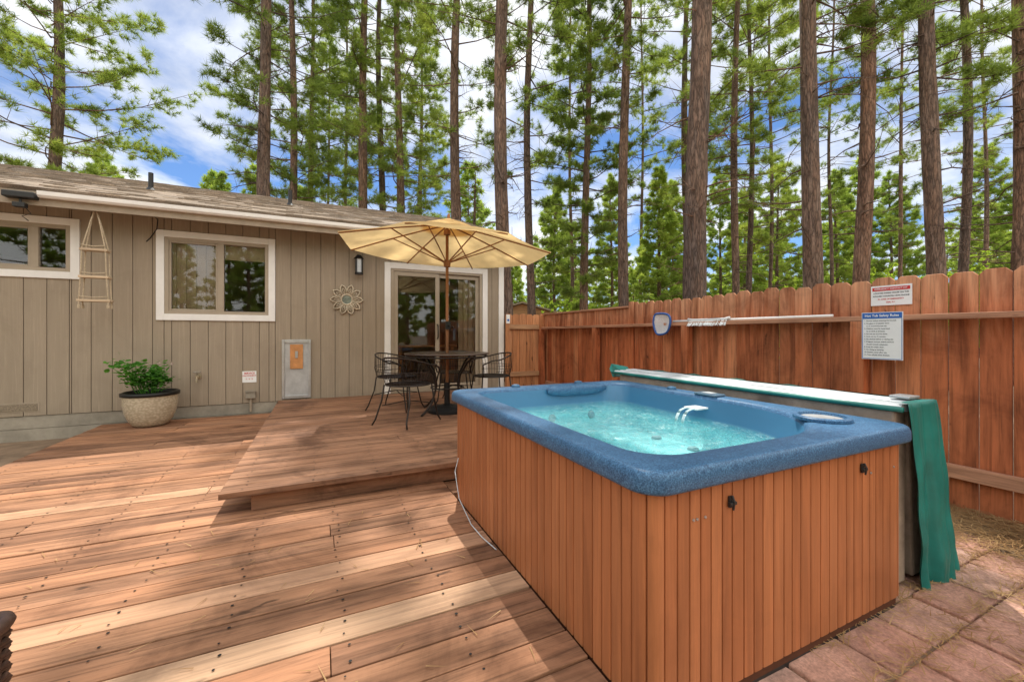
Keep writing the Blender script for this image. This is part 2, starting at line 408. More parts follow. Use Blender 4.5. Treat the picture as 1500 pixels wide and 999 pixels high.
for k in range(2): m.box(X0,-.58,WY+.012,WY+.03,-.16+k*.155,-.16+k*.155+.15)
m.build('skirting_board',MT['concrete'],hs,bevel=.003)
vt=MB(); vt.box(-3.75,-3.06,WY-.004,WY+.008,.20,.31); v_=vt.build('foundation_vent',MT['fascia'],hs)
vt=MB()
vt.box(-3.73,-3.08,WY-.010,WY-.0045,.215,.295); vt.build('grille',plain('vent_mesh',(.30,.24,.17),.8,var=.6,scale=60),v_)
RX=X1+.16
m=MB(); EY=6.42; EZ=2.73; RZ=3.98; RY=9.98
m.prism_x([(EY,EZ),(RY,RZ),(RY,RZ+.035),(EY-.03,EZ+.035)],X0-.3,RX)
m.prism_x([(RY+.002,RZ),(13.54,EZ),(13.57,EZ+.035),(RY+.002,RZ+.035)],X0-.3,RX)
for k in range(28):
    y=EY-.02+k*.127; z=EZ+.036+(y-EY)*(RZ-EZ)/(RY-EY)
    x=X0-.3
    while x<RX:
        w=rg.uniform(.14,.32); xe=min(x+w,RX)
        j=rg.uniform(-.02,.02); h=rg.uniform(.008,.018)
        m.prism_x([(y+j,z+.001),(y+.127,z+.127*.351),(y+.127,z+.127*.351+.004),(y+j,z+h)],x+.001,xe-.001)
        x=xe
rf=m.build('roof',MT['shingle'],hs)
m=MB(); m.prism_x([(EY+.005,EZ-.16),(EY+.03,EZ-.16),(EY+.03,EZ),(EY+.005,EZ-.002)],X0-.3,RX-.01)
m.prism_x([(EY+.03,EZ-.06),(WY,EZ+.06),(WY,EZ+.075),(EY+.03,EZ-.03)],X0-.3,RX-.01)
m.box(RX-.04,RX-.012,EY+.031,RY,EZ-.1,EZ-.02)
m.build('fascia',MT['fascia'],hs)
m=MB(); m.prism_x([(EY-.07,EZ-.01),(EY-.066,EZ-.055),(EY-.045,EZ-.078),(EY+.002,EZ-.078),(EY+.002,EZ-.005),(EY-.004,EZ-.005),(EY-.006,EZ-.07),(EY-.04,EZ-.07),(EY-.058,EZ-.052),(EY-.062,EZ-.01)],-2.86,RX-.01)
m.build('gutter',MT['white'],hs)
for px,y in ((221,8.0),(425,8.3)):
    t=(px-750)/600; f=y/(cs-t*sn); X=f*(t*cs+sn); z=EZ+(y-EY)*.351
    m=MB(); m.lathe([(.09,0.0),(.045,.06),(.032,.08),(.032,.30),(.026,.30)],14,(X,y,z)); m.build('vent_pipe',MT['blackplastic'],rf,smooth=False)
def frame(m,x0,x1,z0,z1,w,y0,y1,bottom=True,wb=None):
    wb=wb or w
    m.box(x0,x0+w,y0,y1,z0,z1); m.box(x1-w,x1,y0,y1,z0,z1)
    m.box(x0+w,x1-w,y0,y1,z1-w,z1)
    if bottom: m.box(x0+w,x1-w,y0,y1,z0,z0+wb)
def window(x0,x1,z0,z1,blind,split):
    m=MB(); frame(m,x0,x1,z0,z1,.085,WY-.022,WY+.004)
    w=m.build('window',MT['white'],hs,bevel=.003)
    m=MB(); a,b,c,d=x0+.08,x1-.08,z0+.08,z1-.08
    frame(m,a,b,c,d,.05,WY-.010,WY+.06); s=a+(b-a)*split; m.box(s-.035,s+.035,WY-.008,WY+.055,c+.05,d-.05)
    frame(m,a+.05,s-.036,c+.05,d-.05,.025,WY+.002,WY+.05)
    m.build('frame',MT['almond'],w,bevel=.003)
    m=MB(); m.box(a+.06,b-.06,WY+.03,WY+.034,c+.06,d-.06); m.build('pane',MT['glass'],w)
    m=MB(); xx=a+.05; k=0
    x_end=s if blind else a+.05
    while xx<x_end-.02:
        m.box(xx,min(xx+.06,x_end),WY+.075+(k%2)*.02,WY+.085+(k%2)*.02,c,d); xx+=.055; k+=1
    if blind: m.box(s,b,WY+.075,WY+.09,d-.25,d)
    m.box(a-.05,b+.05,WY+.5,WY+.52,c-.1,c-.08)
    m.build('blind',MT['curtain'],w)
window(-4.48,-2.70,1.80,2.54,False,.80)
window(-1.96,-.60,1.31,2.50,True,.52)
m=MB(); frame(m,.93,2.71,.165,2.29,.095,WY-.024,WY+.004,bottom=False)
sd=m.build('sliding_door',MT['white'],hs,bevel=.003)
m=MB(); frame(m,1.03,2.61,.165,2.20,.045,WY-.012,WY+.07)
frame(m,1.078,1.83,.212,2.15,.065,WY+.0,WY+.028); frame(m,1.78,2.562,.212,2.15,.065,WY+.031,WY+.06)
m.build('frame',MT['almond'],sd,bevel=.003)
m=MB(); m.box(1.14,1.77,WY+.013,WY+.017,.275,2.09); m.build('pane',MT['glass'],sd)
m=MB(); m.box(1.842,2.50,WY+.043,WY+.047,.275,2.09); m.build('pane',MT['glass'],sd)
m=MB(); m.tube([(1.80,WY-.005,1.05),(1.80,WY-.05,1.07),(1.80,WY-.05,1.27),(1.80,WY-.005,1.29)],.011,8); m.build('handle',MT['black'],sd,smooth=True)
m=MB(); xx=2.20; k=0
while xx<2.60: m.box(xx,xx+.05,WY+.10+(k%2)*.02,WY+.11+(k%2)*.02,.19,2.19); xx+=.046; k+=1
m.build('curtain',MT['curtain'],sd)
m=MB(); m.box(2.93,3.03,WY-.02,WY+.005,.165,2.6); m.box(3.003,3.028,WY+.006,WY+.1,.165,2.6); m.build('corner_board',MT['white'],hs,bevel=.003)
m=MB()
m.add([(X0+.1,WY+.09,.17),(X1-.08,WY+.09,.17),(X1-.08,11,.17),(X0+.1,11,.17)],[(0,1,2,3)],1)
m.add([(X0+.1,11,.17),(X1-.08,11,.17),(X1-.08,11,2.6),(X0+.1,11,2.6)],[(3,2,1,0)],0)
m.add([(X0+.1,WY+.09,2.6),(X1-.08,WY+.09,2.6),(X1-.08,11,2.6),(X0+.1,11,2.6)],[(0,1,2,3)],0)
m.add([(X1-.08,WY+.09,.17),(X1-.08,11,.17),(X1-.08,11,2.6),(X1-.08,WY+.09,2.6)],[(0,1,2,3)],0)
m.add([(.3,WY+.09,.17),(.3,11,.17),(.3,11,2.6),(.3,WY+.09,2.6)],[(0,1,2,3)],0)
m.build('room_interior',[MT['room'],MT['roomfloor']],hs)
dt=thing('dining_table','dim wooden dining table inside behind the sliding glass','table',(1.9,8.4,.17))
m=MB(); m.box(-.6,.6,-.4,.4,.70,.74); m.build('tabletop',MT['copper'],dt,bevel=.01)
for sx in (-.52,.52):
    for sy in (-.33,.33):
        m=MB(); m.box(sx-.03,sx+.03,sy-.03,sy+.03,0,.70); m.build('leg',MT['copper'],dt)
# ---------------------------------------------------------------- things on the wall
def on_wall(name,label,cat,x,z,y=WY):
    o=thing(name,label,cat,(x,y,z)); o.rotation_euler=(R(90),0,0); return o
def text(body,size,mat,parent,loc,name='lettering',align='CENTER',bold=0):
    cu=bpy.data.curves.new('t','FONT'); cu.body=body; cu.size=size; cu.align_x=align; cu.align_y='CENTER'; cu.offset=bold; cu.resolution_u=3
    to=bpy.data.objects.new('t',cu); C.objects.link(to)
    bpy.context.view_layer.update()
    me=bpy.data.meshes.new_from_object(to.evaluated_get(bpy.context.evaluated_depsgraph_get()))
    bpy.data.objects.remove(to); me.name=name; me.materials.clear(); me.materials.append(mat)
    o=bpy.data.objects.new(name,me); link(o,parent); o.location=loc; return o
t=on_wall('wall_lantern','black cylinder wall lantern beside the sliding door','lamp',.535,2.20)
m=MB(); m.box(-.05,.05,-.09,.09,0,.02); m.build('backplate',MT['black'],t,bevel=.006)
m=MB(); m.tube([(0,.08,.02),(0,.14,.06),(0,.15,.1)],.01,8); m.build('arm',MT['black'],t)
def cyl_y(m,r0,r1,y0,y1,zc,n=16):
    m.loft([[(r0*math.cos(2*math.pi*k/n),y0,zc+r0*math.sin(2*math.pi*k/n)) for k in range(n)],[(r1*math.cos(2*math.pi*k/n),y1,zc+r1*math.sin(2*math.pi*k/n)) for k in range(n)]])
m=MB(); cyl_y(m,.075,.03,.09,.15,.11); cyl_y(m,.065,.06,-.15,-.12,.11)
for k in range(4):
    a=k*math.pi/2+.78; m.tube([(.06*math.cos(a),-.13,.11+.06*math.sin(a)),(.06*math.cos(a),.1,.11+.06*math.sin(a))],.009,6)
m.build('cage',MT['black'],t)
m=MB(); cyl_y(m,.05,.05,-.12,.09,.11); m.build('lamp_shade',MT['grey'],t,smooth=False)
t=on_wall('sun_ornament','round openwork metal flower ornament with small mirror centre','wall ornament',.365,1.66)
m=MB(); m.lathe([(.065,.012),(.065,.022)],32); m.build('mirror',plain('mirror_grey',(.33,.35,.32),.2,metal=.7,var=.5,scale=20,bmp=0),t)
m=MB(); rr=.08
m.tube([(rr*math.cos(a*math.pi/18),rr*math.sin(a*math.pi/18),.024) for a in range(37)],.014,6)
for k in range(10):
    a=k*math.pi/5
    def q(r,off): return (r*math.cos(a+off),r*math.sin(a+off),.022)
    m.tube([q(.088,-.26),q(.15,-.29),q(.20,-.17),q(.235,0),q(.20,.17),q(.15,.29),q(.088,.26)],.012,6)
    m.tube([q(.09,0),q(.15,-.11),q(.185,0),q(.15,.11),q(.09,0)],.008,5)
m.build('petal_ring',plain('antique_gold',(.62,.53,.40),.5,metal=.1,var=.3),t,smooth=True)
t=on_wall('pet_door','grey metal pet door panel with small tan wooden cover','pet door',-.325,.175)
m=MB(); m.box(-.19,.19,.005,.87,.0,.018); m.build('panel',plain('pale_sheet_metal',(.55,.56,.57),.42,metal=.4,var=.3,scale=5),t,bevel=.004)
m=MB()
for a,b in [(-.19,-.155),(.155,.19)]: m.box(a,b,.005,.87,.019,.034)
m.box(-.154,.154,.005,.05,.019,.034); m.box(-.154,.154,.82,.87,.019,.034)
m.build('frame',MT['alu'],t,bevel=.003)
m=MB(); m.box(-.085,.085,.44,.80,.019,.036); m.build('flap',MT['copper'],t,bevel=.004)
m=MB(); m.box(-.018,.018,.60,.70,.037,.05); m.lathe([(.012,.037),(.012,.055)],12,(0,.66,0)); m.build('handle',MT['steel'],t)
t=on_wall('warning_sign','small white warning sign with red lettering low on siding','sign',-.92,.52)
m=MB(); m.box(-.085,.085,-.08,.08,0,.006); m.build('plate',MT['signwhite'],t)
text('SERVICE',.036,MT['red'],t,(0,.05,.008),bold=.0008); text('DISCONNECT',.026,MT['red'],t,(0,.015,.008),bold=.0005)
text('* * *',.05,MT['red'],t,(0,-.04,.008))
t=on_wall('outlet_box','small grey outlet box under the red warning sign','outlet',-.9,.27)
m=MB(); m.box(-.06,.06,-.055,.055,0,.06); m.build('box',MT['concrete'],t,bevel=.008)
m=MB(); m.box(-.065,.065,.04,.062,.061,.075); m.build('cover',MT['concrete'],t)
m=MB(); m.tube([(0,-.056,.03),(0,-.24,.03)],.014,8); m.build('conduit',MT['fascia'],t)
t=on_wall('hose_tap','small brass hose tap on the siding right of the pot','tap',-1.51,.55)
m=MB(); m.lathe([(.035,0),(.035,.008),(.014,.01),(.014,.06),(.02,.062),(.02,.085)],14); m.tube([(0,0,.07),(0,-.04,.10),(0,-.075,.105)],.013,10)
m.build('spout',plain('old_brass',(.46,.38,.26),.45,metal=.5),t,smooth=False)
m=MB(); m.tube([(0,.02,.07),(0,.06,.08)],.007,8); m.tube([(.04*math.cos(a*math.pi/6),.065,.08+.04*math.sin(a*math.pi/6)) for a in range(13)],.007,6); m.tube([(-.04,.065,.08),(.04,.065,.08)],.005,6); m.build('handwheel',MT['concrete'],t)
t=thing('rope_shelf','three tier hanging rope shelf of pale wood under eave','hanging shelf',(-2.425,6.50,0))
zs=[2.12,1.80,1.52]; wd=[.125,.135,.15]
for z,w in zip(zs,wd):
    m=MB(); m.box(-w,w,-.055,.055,z-.014,z+.014); m.build('shelf',MT['driftwood'],t,bevel=.004)
    m=MB(); m.tube([(-w+.02,-.06,z+.05),(0,-.062,z+.035),(w-.02,-.06,z+.05)],.006,6); m.build('rail_rope',MT['rope'],t)
for sx in (-1,1):
    for sy in (-1,1):
        m=MB(); pts=[(0,0,2.63),(sx*.04,sy*.01,2.46)]+[(sx*(w-.02),sy*.045,z) for z,w in zip(zs,wd)]+[(sx*.13,sy*.045,1.45)]
        m.tube(pts,.007,6); m.tube([(sx*.13,sy*.045,1.47),(sx*.13,sy*.045,1.43)],.014,6); m.build('rope',MT['rope'],t)
m=MB(); m.tube([(-.015,0,2.62),(.0,0,2.66),(.015,0,2.62)],.008,6); m.build('hook',MT['rope'],t)
t=thing('flood_light','black solar flood light mounted under the eave','lamp',(-3.0,6.43,2.64))
m=MB(); m.box(-.13,.13,-.10,.0,-.02,.05); m.build('housing',MT['blackplastic'],t,bevel=.012)
m=MB(); m.tube([(0,-.05,-.02),(0,-.05,-.07)],.012,8); m.box(-.05,.05,-.09,-.02,-.12,-.07); m.build('sensor',MT['blackplastic'],t,bevel=.01)
m=MB(); m.tube([(.02,-.02,-.1),(.06,0,-.17),(-.02,.02,-.2),(.04,0,-.25)],.005,5); m.build('wire',MT['blackplastic'],t)
m=MB(); m.tube([(-1.92,6.55,2.62),(-1.90,6.7,2.60),(-1.95,WY-.02,2.5),(-2.02,WY-.012,2.38),(-2.06,WY-.01,2.33)],.006,6)
tag(m.build('cable',MT['black']),'thin black cable dropping from the gutter left of the larger window','cable')
# ---------------------------------------------------------------- pot and plant
pt=thing('flower_pot','round cream pot with dark rim on the deck against the wall','pot',(-1.905,6.48,0.003))
m=MB(); m.lathe([(.14,0),(.175,.02),(.215,.08),(.248,.17),(.265,.27),(.268,.37)],40,cap1=False); m.build('bowl',MT['pot'],pt,smooth=True)
m=MB(); m.lathe([(.268,.37),(.284,.375),(.286,.41),(.258,.42),(.25,.39),(.245,.34)],40,cap0=False,cap1=False); m.build('rim',MT['black'],pt,smooth=True)
m=MB(); m.lathe([(.255,.35),(.248,.36)],24); m.build('soil',MT['soil'],pt)
pl=thing('rose_plant','leafy green rose bush growing in the cream pot','plant',(-1.905,6.48,.36))
rng=np.random.default_rng(11); ml=MB(); ms=MB(); mf=MB()
for k in range(26):
    a=rng.uniform(0,6.28); r=rng.uniform(.05,.33); h=rng.uniform(.18,.46)*(1.1-r*.7)
    tip=Vector((r*math.cos(a)-.07,r*math.sin(a)*.75-.03,h)); b0=Vector((.3*tip.x,.3*tip.y,0)); mid=(b0+tip)/2+Vector((0,0,.07))
    pts=[b0,(b0*.4+mid*.6),mid,tip]; ms.tube(pts,[.006,.005,.004,.002],5)
    for q in range(28):
        s=rng.uniform(.3,1.08); c=b0.lerp(tip,s)+Vector((0,0,.07*(1-abs(2*s-1)))) + Vector(rng.normal(0,.034,3))
        d=Vector(rng.normal(0,1,3)); d.z=abs(d.z)*.4; d.normalize(); u=d.cross(Vector((rng.normal(0,.4),rng.normal(0,.4),1))).normalized(); L=rng.uniform(.042,.07); w=L*.42
        n_=u.cross(d)
        ml.add([c,c+d*L*.3+u*w*.9+n_*.006,c+d*L*.7+u*w*.75+n_*.004,c+d*L,c+d*L*.7-u*w*.75+n_*.004,c+d*L*.3-u*w*.9+n_*.006],[(0,1,2,3,4,5)])
for q in range(2):
    c=Vector((rng.normal(-.05,.16),rng.normal(-.05,.1),rng.uniform(.33,.45)))
    for k in range(9):
        d=Vector(rng.normal(0,1,3)).normalized(); u=d.cross(Vector((0,0,1))).normalized()
        mf.add([c,c+d*.012+u*.010,c+d*.022,c+d*.012-u*.010],[(0,1,2,3)])
ml.build('foliage',MT['roseleaf'],pl); ms.build('stem',MT['roseleaf'],pl); mf.build('blossom',plain('pale_blossom',(.7,.55,.5),.6),pl)
# ---------------------------------------------------------------- fences
FX=3.88
fr=thing('side_fence','long reddish brown board fence with dog eared tops behind hot tub','fence',(0,0,0))
def dogear(m,p0,p1,n,z0,z1,th,cut=.03):
    p0=Vector(p0);p1=Vector(p1);n=Vector(n)*th; d=(p1-p0).normalized()
    prof=[(p0,z0),(p1,z0),(p1,z1-cut),(p1-d*cut,z1),(p0+d*cut,z1),(p0,z1-cut)]
    m.loft([[(q.x,q.y,z) for q,z in prof],[(q.x+n.x,q.y+n.y,z) for q,z in prof]])
m=MB(); rg=random.Random(8); y=-2.6
while y<6.86:
    w=.138+rg.uniform(-.003,.002)
    zt=1.55+rg.uniform(-.014,.014)
    if y<0: zt+=.01
    cut=.029
    if y>4.34: zt=1.488; cut=.004
    j=rg.uniform(-.005,.005)
    dogear(m,(FX+j,y,0),(FX+j,min(y+w,6.87),0),(1,0,0),-.13,zt,.018,cut); y+=w+.006
m.build('board_panel',MT['fence'],fr,bevel=.002,seg=1)
m=MB(); m.box(FX-.03,FX+.05,4.46,6.9,1.492,1.518); m.build('cap_board',MT['fence_y'],fr,bevel=.004)
for yy in (6.80,5.1,4.40,3.4,1.74,.08,-1.6):
    m=MB(); zt=1.22 if yy!=4.40 else 1.57
    m.box(FX-.135 if yy!=4.40 else FX-.03,FX-.045 if yy!=4.40 else FX-.012,yy-.045,yy+.045,-.13,zt); m.build('post',MT['fence'],fr,bevel=.004)
m=MB(); m.box(FX-.135,FX-.006,-2.6,6.74,1.222,1.26); m.build('rail',MT['fence_y'],fr,bevel=.004)
m=MB(); m.box(FX-.044,FX-.006,-2.6,6.74,.16,.25); m.build('rail',MT['fence_y'],fr,bevel=.004)
bf=thing('back_fence','short board fence between house corner and side fence','fence')
m=MB(); x=3.06
while x<3.86:
    dogear(m,(x,WY-.02,0),(min(x+.137,3.875),WY-.02,0),(0,1,0),.05,1.50+rg.uniform(-.01,.01),.018); x+=.143
m.build('board_panel',MT['fence_b'],bf,bevel=.002,seg=1)
for z in (1.22,.35):
    m=MB(); m.box(3.05,3.74,WY-.06,WY-.022,z,z+.085); m.build('rail',MT['fence_bx'],bf,bevel=.003)
m=MB(); m.box(3.04,3.10,WY-.11,WY-.062,.165,1.32); m.build('post',MT['fence_b'],bf,bevel=.004)
t=on_wall('thermometer','tiny white thermometer plate on the back fence post','thermometer',3.07,1.40,WY-.112)
m=MB(); m.box(-.035,.035,-.08,.08,0,.008); m.build('plate',MT['signwhite'],t,bevel=.002)
m=MB(); m.lathe([(.022,.009),(.022,.012)],16,(0,-.02,0)); m.build('dial',MT['blue'],t)
def on_fence(name,label,cat,y,z,x=FX-.008):
    o=thing(name,label,cat,(x,y,z))
    o.rotation_euler=Matrix(((0,0,-1),(-1,0,0),(0,1,0))).to_euler(); return o
t=on_fence('contact_sign','white and red emergency contact sign, upper of the two fence signs','sign',1.58,1.415)
m=MB(); m.box(-.122,.122,-.075,.075,0,.004); m.build('plate',MT['signwhite'],t)
m=MB(); m.box(-.112,.112,.036,.062,.005,.0065); m.build('header',MT['red'],t)
text('EMERGENCY CONTACT KIT',.0155,MT['signwhite'],t,(0,.049,.008),bold=.0003)
for k,s_ in enumerate(['LOCATED INSIDE HOUSE ON THE','KITCHEN COUNTER NEAR PHONE','IN CASE OF EMERGENCY','DIAL 911']):
    text(s_,.0138,MT['red'] if k>1 else MT['ink'],t,(0,.018-k*.023,.006),bold=.0003)
t=on_fence('safety_rules_sign','tall white hot tub safety rules sign with blue heading','sign',1.58,1.110,FX-.139)
m=MB(); m.box(-.122,.122,-.174,.174,0,.004); m.build('plate',MT['signwhite'],t)
m=MB(); m.box(-.118,.118,.128,.170,.005,.0065); m.build('header',MT['blue'],t)
for a,b,c,d in ((-.118,-.115,-.17,.126),(.115,.118,-.17,.126),(-.114,.114,-.17,-.167)):
    m=MB(); m.box(a,b,c,d,.005,.0062); m.build('border',MT['blue'],t)
text('Hot Tub Safety Rules',.0235,MT['signwhite'],t,(0,.149,.008),bold=.0006)
rules=['1. Shower before entering the hot tub.','2. No glass or breakable items','    in or around the hot tub.','3. Children must be supervised','    by an adult at all times.','4. Do not use hot tub alone.','5. Limit use to 15 minutes.','6. No alcohol before or during use.','7. Pregnant women, elderly persons','    should consult a physician.','8. Keep the water clean.','9. No diving or jumping.','10. Replace cover after use.','11. Turn off jets when finished.']
for k,s_ in enumerate(rules): text(s_,.0122,MT['ink'],t,(-.105,.112-k*.0195,.006),align='LEFT',bold=.0002)
RZt=1.262
t=thing('skimmer_net','long white pole with blue framed pool skimmer net laid on fence rail','pool net',(0,0,0))
m=MB(); m.tube([(FX-.13,3.56,1.274),(FX-.09,3.3,1.274),(FX-.075,1.93,1.274)],.012,10); m.build('pole',MT['spawhite'],t,smooth=True)
cx,cy,cz=FX-.16,3.68,RZt-.01
shape=[(-.12,.10),(-.14,.0),(-.09,-.12),(.0,-.13),(.08,-.10),(.125,.0),(.115,.075),(.06,.11),(-.06,.12)]
poly=[]
ns=len(shape)
for i in range(ns):
    for q in range(4):
        p0,p1,p2,p3=[Vector(shape[(i+d)%ns]) for d in (-1,0,1,2)]; s=q/4
        poly.append(.5*((2*p1)+(p2-p0)*s+(2*p0-5*p1+4*p2-p3)*s*s+(3*p1-p0-3*p2+p3)*s**3))
hoop=[(cx-.02,cy-v.x,cz+v.y) for v in poly]
m=MB(); m.tube(hoop+[hoop[0]],.013,8); m.build('hoop',plain('blue_plastic',(.04,.12,.40),.4),t,smooth=True)
m=MB()
def cuts(axis,val):
    out=[]
    for i in range(len(poly)):
        a=poly[i]; b=poly[(i+1)%len(poly)]
        if (a[axis]-val)*(b[axis]-val)<0:
            k=(val-a[axis])/(b[axis]-a[axis]); out.append(a[1-axis]+(b[1-axis]-a[1-axis])*k)
    return sorted(out)
def bulge(x,y): return (cx-.02+.05*max(0,1-(x*x+y*y)/.0165),cy-x,cz+y)
for axis in (0,1):
    v=-.13
    while v<.13:
        c_=cuts(axis,v)
        if len(c_)>=2:
            pts=[]
            for q in range(7):
                w=c_[0]+(c_[-1]-c_[0])*q/6; pts.append(bulge(v,w) if axis==0 else bulge(w,v))
            m.tube(pts,.0034,4)
        v+=.0125
m.build('net',MT['net'],t)['kind']='stuff'
t=thing('pool_brush','white pool brush head lying on fence rail beside the net','brush',(FX-.11,3.10,RZt))
m=MB(); m.tube([(0,.26,.03),(0,.2,.018),(0,-.2,.018),(0,-.26,.03)],.014,8); m.build('brush_back',MT['spawhite'],t,smooth=True)
m=MB(); rg=random.Random(2)
for k in range(130):
    y=rg.uniform(-.24,.24); m.tube([(-.008,y,.012),(-.038-rg.random()*.01,y+rg.uniform(-.01,.01),-.045+rg.uniform(-.008,.006))],.0028,4)
m.build('bristle',MT['spawhite'],t)['kind']='stuff'
m=MB(); m.tube([(.0,.0,.02),(.0,-.12,.022),(.005,-.2,.02)],.012,8); m.build('handle',MT['blackplastic'],t)
# ---------------------------------------------------------------- hot tub
TX0,TX1,TY0,TY1=.815,2.325,.855,2.79
tb=thing('hot_tub','square hot tub with blue marbled rim and orange slatted cabinet','hot tub',(0,0,0))
def rrect(x0,x1,y0,y1,rad,z,n=14):
    pts=[]
    for k,(cx,cy,a0) in enumerate(((x1,y0,-90),(x1,y1,0),(x0,y1,90),(x0,y0,180))):
        r=rad[k]; ox=cx-r if cx==x1 else cx+r; oy=cy-r if cy==y1 else cy+r
        for i in range(n+1):
            a=R(a0+90*i/n); pts.append((ox+r*math.cos(a),oy+r*math.sin(a),z))
    return pts
def ring(i,z,rad): return rrect(TX0+i,TX1-i,TY0+i,TY1-i,rad,z)
ro=[.085]*4
ra=[.60,.16,.16,.16]
m=MB(); m.loft([ring(.03,.663,ro),ring(.006,.664,ro),ring(.0,.669,ro),ring(-.003,.676,ro),ring(-.002,.708,ro),ring(.003,.724,ro),ring(.010,.731,ro),ring(.019,.733,ro),ring(.021,.7331,ro),ring(.105,.733,ra),ring(.117,.731,ra),ring(.127,.724,ra),ring(.133,.710,ra)],False,False)
m.build('rim',MT['rim'],tb,smooth=True)
ri=[.60,.17,.17,.17]
m=MB(); m.loft([ring(.133,.710,ra),ring(.142,.66,ri),ring(.16,.55,ri),ring(.175,.46,ri),ring(.20,.425,ri),ring(.215,.42,ri),ring(.42,.41,[.34,.2,.2,.2]),ring(.445,.40,[.33,.2,.2,.2]),ring(.46,.38,[.32,.19,.19,.19]),ring(.50,.20,[.2,.15,.15,.15]),ring(.53,.16,[.18,.14,.14,.14]),ring(.58,.15,[.15,.12,.12,.12])],False,False)
m.f.append(list(range(len(m.v)-60,len(m.v)))); m.m.append(0)
bs=m.build('basin',MT['basin'],tb,smooth=True)
jm=plain('jet_grey',(.45,.5,.52),.3,var=.1)
for yy in (1.5,1.8,2.1):
    for xx in (1.08,2.06):
        m=MB(); m.lathe([(.035,0),(.03,.012),(.012,.014)],14,(xx,yy,.420)); m.build('jet',jm,bs)
for k,xx in enumerate((1.2,1.55,1.9)):
    m=MB(); m.lathe([(.03,0),(.027,.012),(.012,.014)],14,(0,0,0)); m.v=[(xx+v[0],2.622-v[2],.50+v[1]) for v in m.v]; m.build('jet',jm,bs)
# moulded seat ridges on the bench
for xx in (1.38,1.76):
    m=MB(); m.loft([[(xx-.05*k,2.20+.42*i/8,.405) for k in (1,)]+[(xx-.025,2.20+.42*i/8,.405+.05*math.sin(math.pi*min(1,i/6+.15))),(xx+.025,2.20+.42*i/8,.405+.05*math.sin(math.pi*min(1,i/6+.15))),(xx+.05,2.20+.42*i/8,.405)] for i in range(9)],True,True)
    m.build('seat_ridge',MT['basin'],bs,smooth=True)
WZ=.590
m=MB(); wr=ring(.150,WZ,ri); cxw=(TX0+TX1)/2; cyw=(TY0+TY1)/2
rng=np.random.default_rng(3); ph=rng.uniform(0,6.28,10); kx=rng.normal(0,30,10); ky=rng.normal(0,30,10)
def wz(x,y,k): 
    d=math.exp(-((x-1.8)**2+(y-1.8)**2)/.2)
    return WZ+sum(math.sin(kx[i]*x+ky[i]*y+ph[i]) for i in range(10))*.0008*(1+1.6*d)*min(1,(1-k)*8)
plan=[max(1,int(round(math.dist(wr[i][:2],wr[(i+1)%len(wr)][:2])/.03))) for i in range(len(wr))]
rr2=[]
for s in range(0,51):
    k=s/51; o_=[]
    for i,n in enumerate(plan):
        a=wr[i]; b=wr[(i+1)%len(wr)]
        for q in range(n):
            x=a[0]+(b[0]-a[0])*q/n; y=a[1]+(b[1]-a[1])*q/n
            x=cxw+(x-cxw)*(1-k); y=cyw+(y-cyw)*(1-k); o_.append((x,y,wz(x,y,1-k)))
    rr2.append(o_)
m.loft(rr2,False,True)
m.build('water',MT['water'],tb,smooth=True)
CX0,CX1,CY0,CY1=TX0+.035,TX1-.035,TY0+.035,TY1-.035
base=rrect(CX0,CX1,CY0,CY1,[.055]*4,0,8)
acc=[0]
for i in range(len(base)):
    acc.append(acc[-1]+math.dist(base[i][:2],base[(i+1)%len(base)][:2]))
def pt_at(s,off=0):
    s=s%acc[-1]
    for i in range(len(base)):
        if acc[i]<=s<=acc[i+1]+1e-9 and acc[i+1]>acc[i]:
            a=Vector(base[i][:2]); b=Vector(base[(i+1)%len(base)][:2]); k=(s-acc[i])/(acc[i+1]-acc[i]); d=(b-a).normalized()
            q=a.lerp(b,k); nrm=Vector((d.y,-d.x)); q=q+nrm*off; return (q.x,q.y)
    return base[0][:2]
m=MB(); rg=random.Random(12); wv=[]
while sum(wv)<acc[-1]-.05: wv.append(rg.choice([.046,.05,.056,.06]))
kf=acc[-1]/sum(wv); s_=0
for w in wv:
    w*=kf; g_=.0013; s0=s_+g_; s1=s_+w-g_; s_+=w; nb=5
    ss=[s0+(s1-s0)*i/nb for i in range(nb+1)]
    out=[pt_at(s0,-.008)]+[pt_at(ss[0]+.002,-.001)]+[pt_at(q,0) for q in ss[1:-1]]+[pt_at(ss[-1]-.002,-.001)]+[pt_at(s1,-.008)]
    m.loft([[(x,y,.0) for x,y in out],[(x,y,.666) for x,y in out]],False,False,closed=False)
m.build('cabinet',MT['cab'],tb)
m=MB(); r1=rrect(CX0+.009,CX1-.009,CY0+.009,CY1-.009,[.047]*4,-.035,8); r2=[(a,b,.672) for a,b,_ in r1]; m.loft([r1,r2],False,False); m.build('cabinet_backing',MT['groove'],tb)
m=MB(); r1=rrect(CX0+.010,CX1-.010,CY0+.010,CY1-.010,[.045]*4,-.06,8); r2=[(a,b,-.001) for a,b,_ in r1]; m.loft([r1,r2],True,False); m.build('base',MT['blackplastic'],tb)
for X in (1.18,1.95):
    m=MB(); y=CY0-.001
    m.box(X-.009,X+.009,y-.008,y,.572,.608); m.box(X-.015,X+.015,y-.016,y-.004,.582,.592); m.tube([(X,y-.013,.566),(X,y-.017,.595),(X,y-.009,.611)],.004,6)
    m.build('latch',MT['blackplastic'],tb,bevel=.002)
for X in (1.02,1.035,1.07,2.02,2.2): 
    m=MB(); m.lathe([(.005,0),(.004,.003)],8,(0,0,0))
    m.v=[(X+v[0],CY0-.001-v[2],.56+v[1]) for v in m.v]; m.build('screw',MT['steel'],tb)
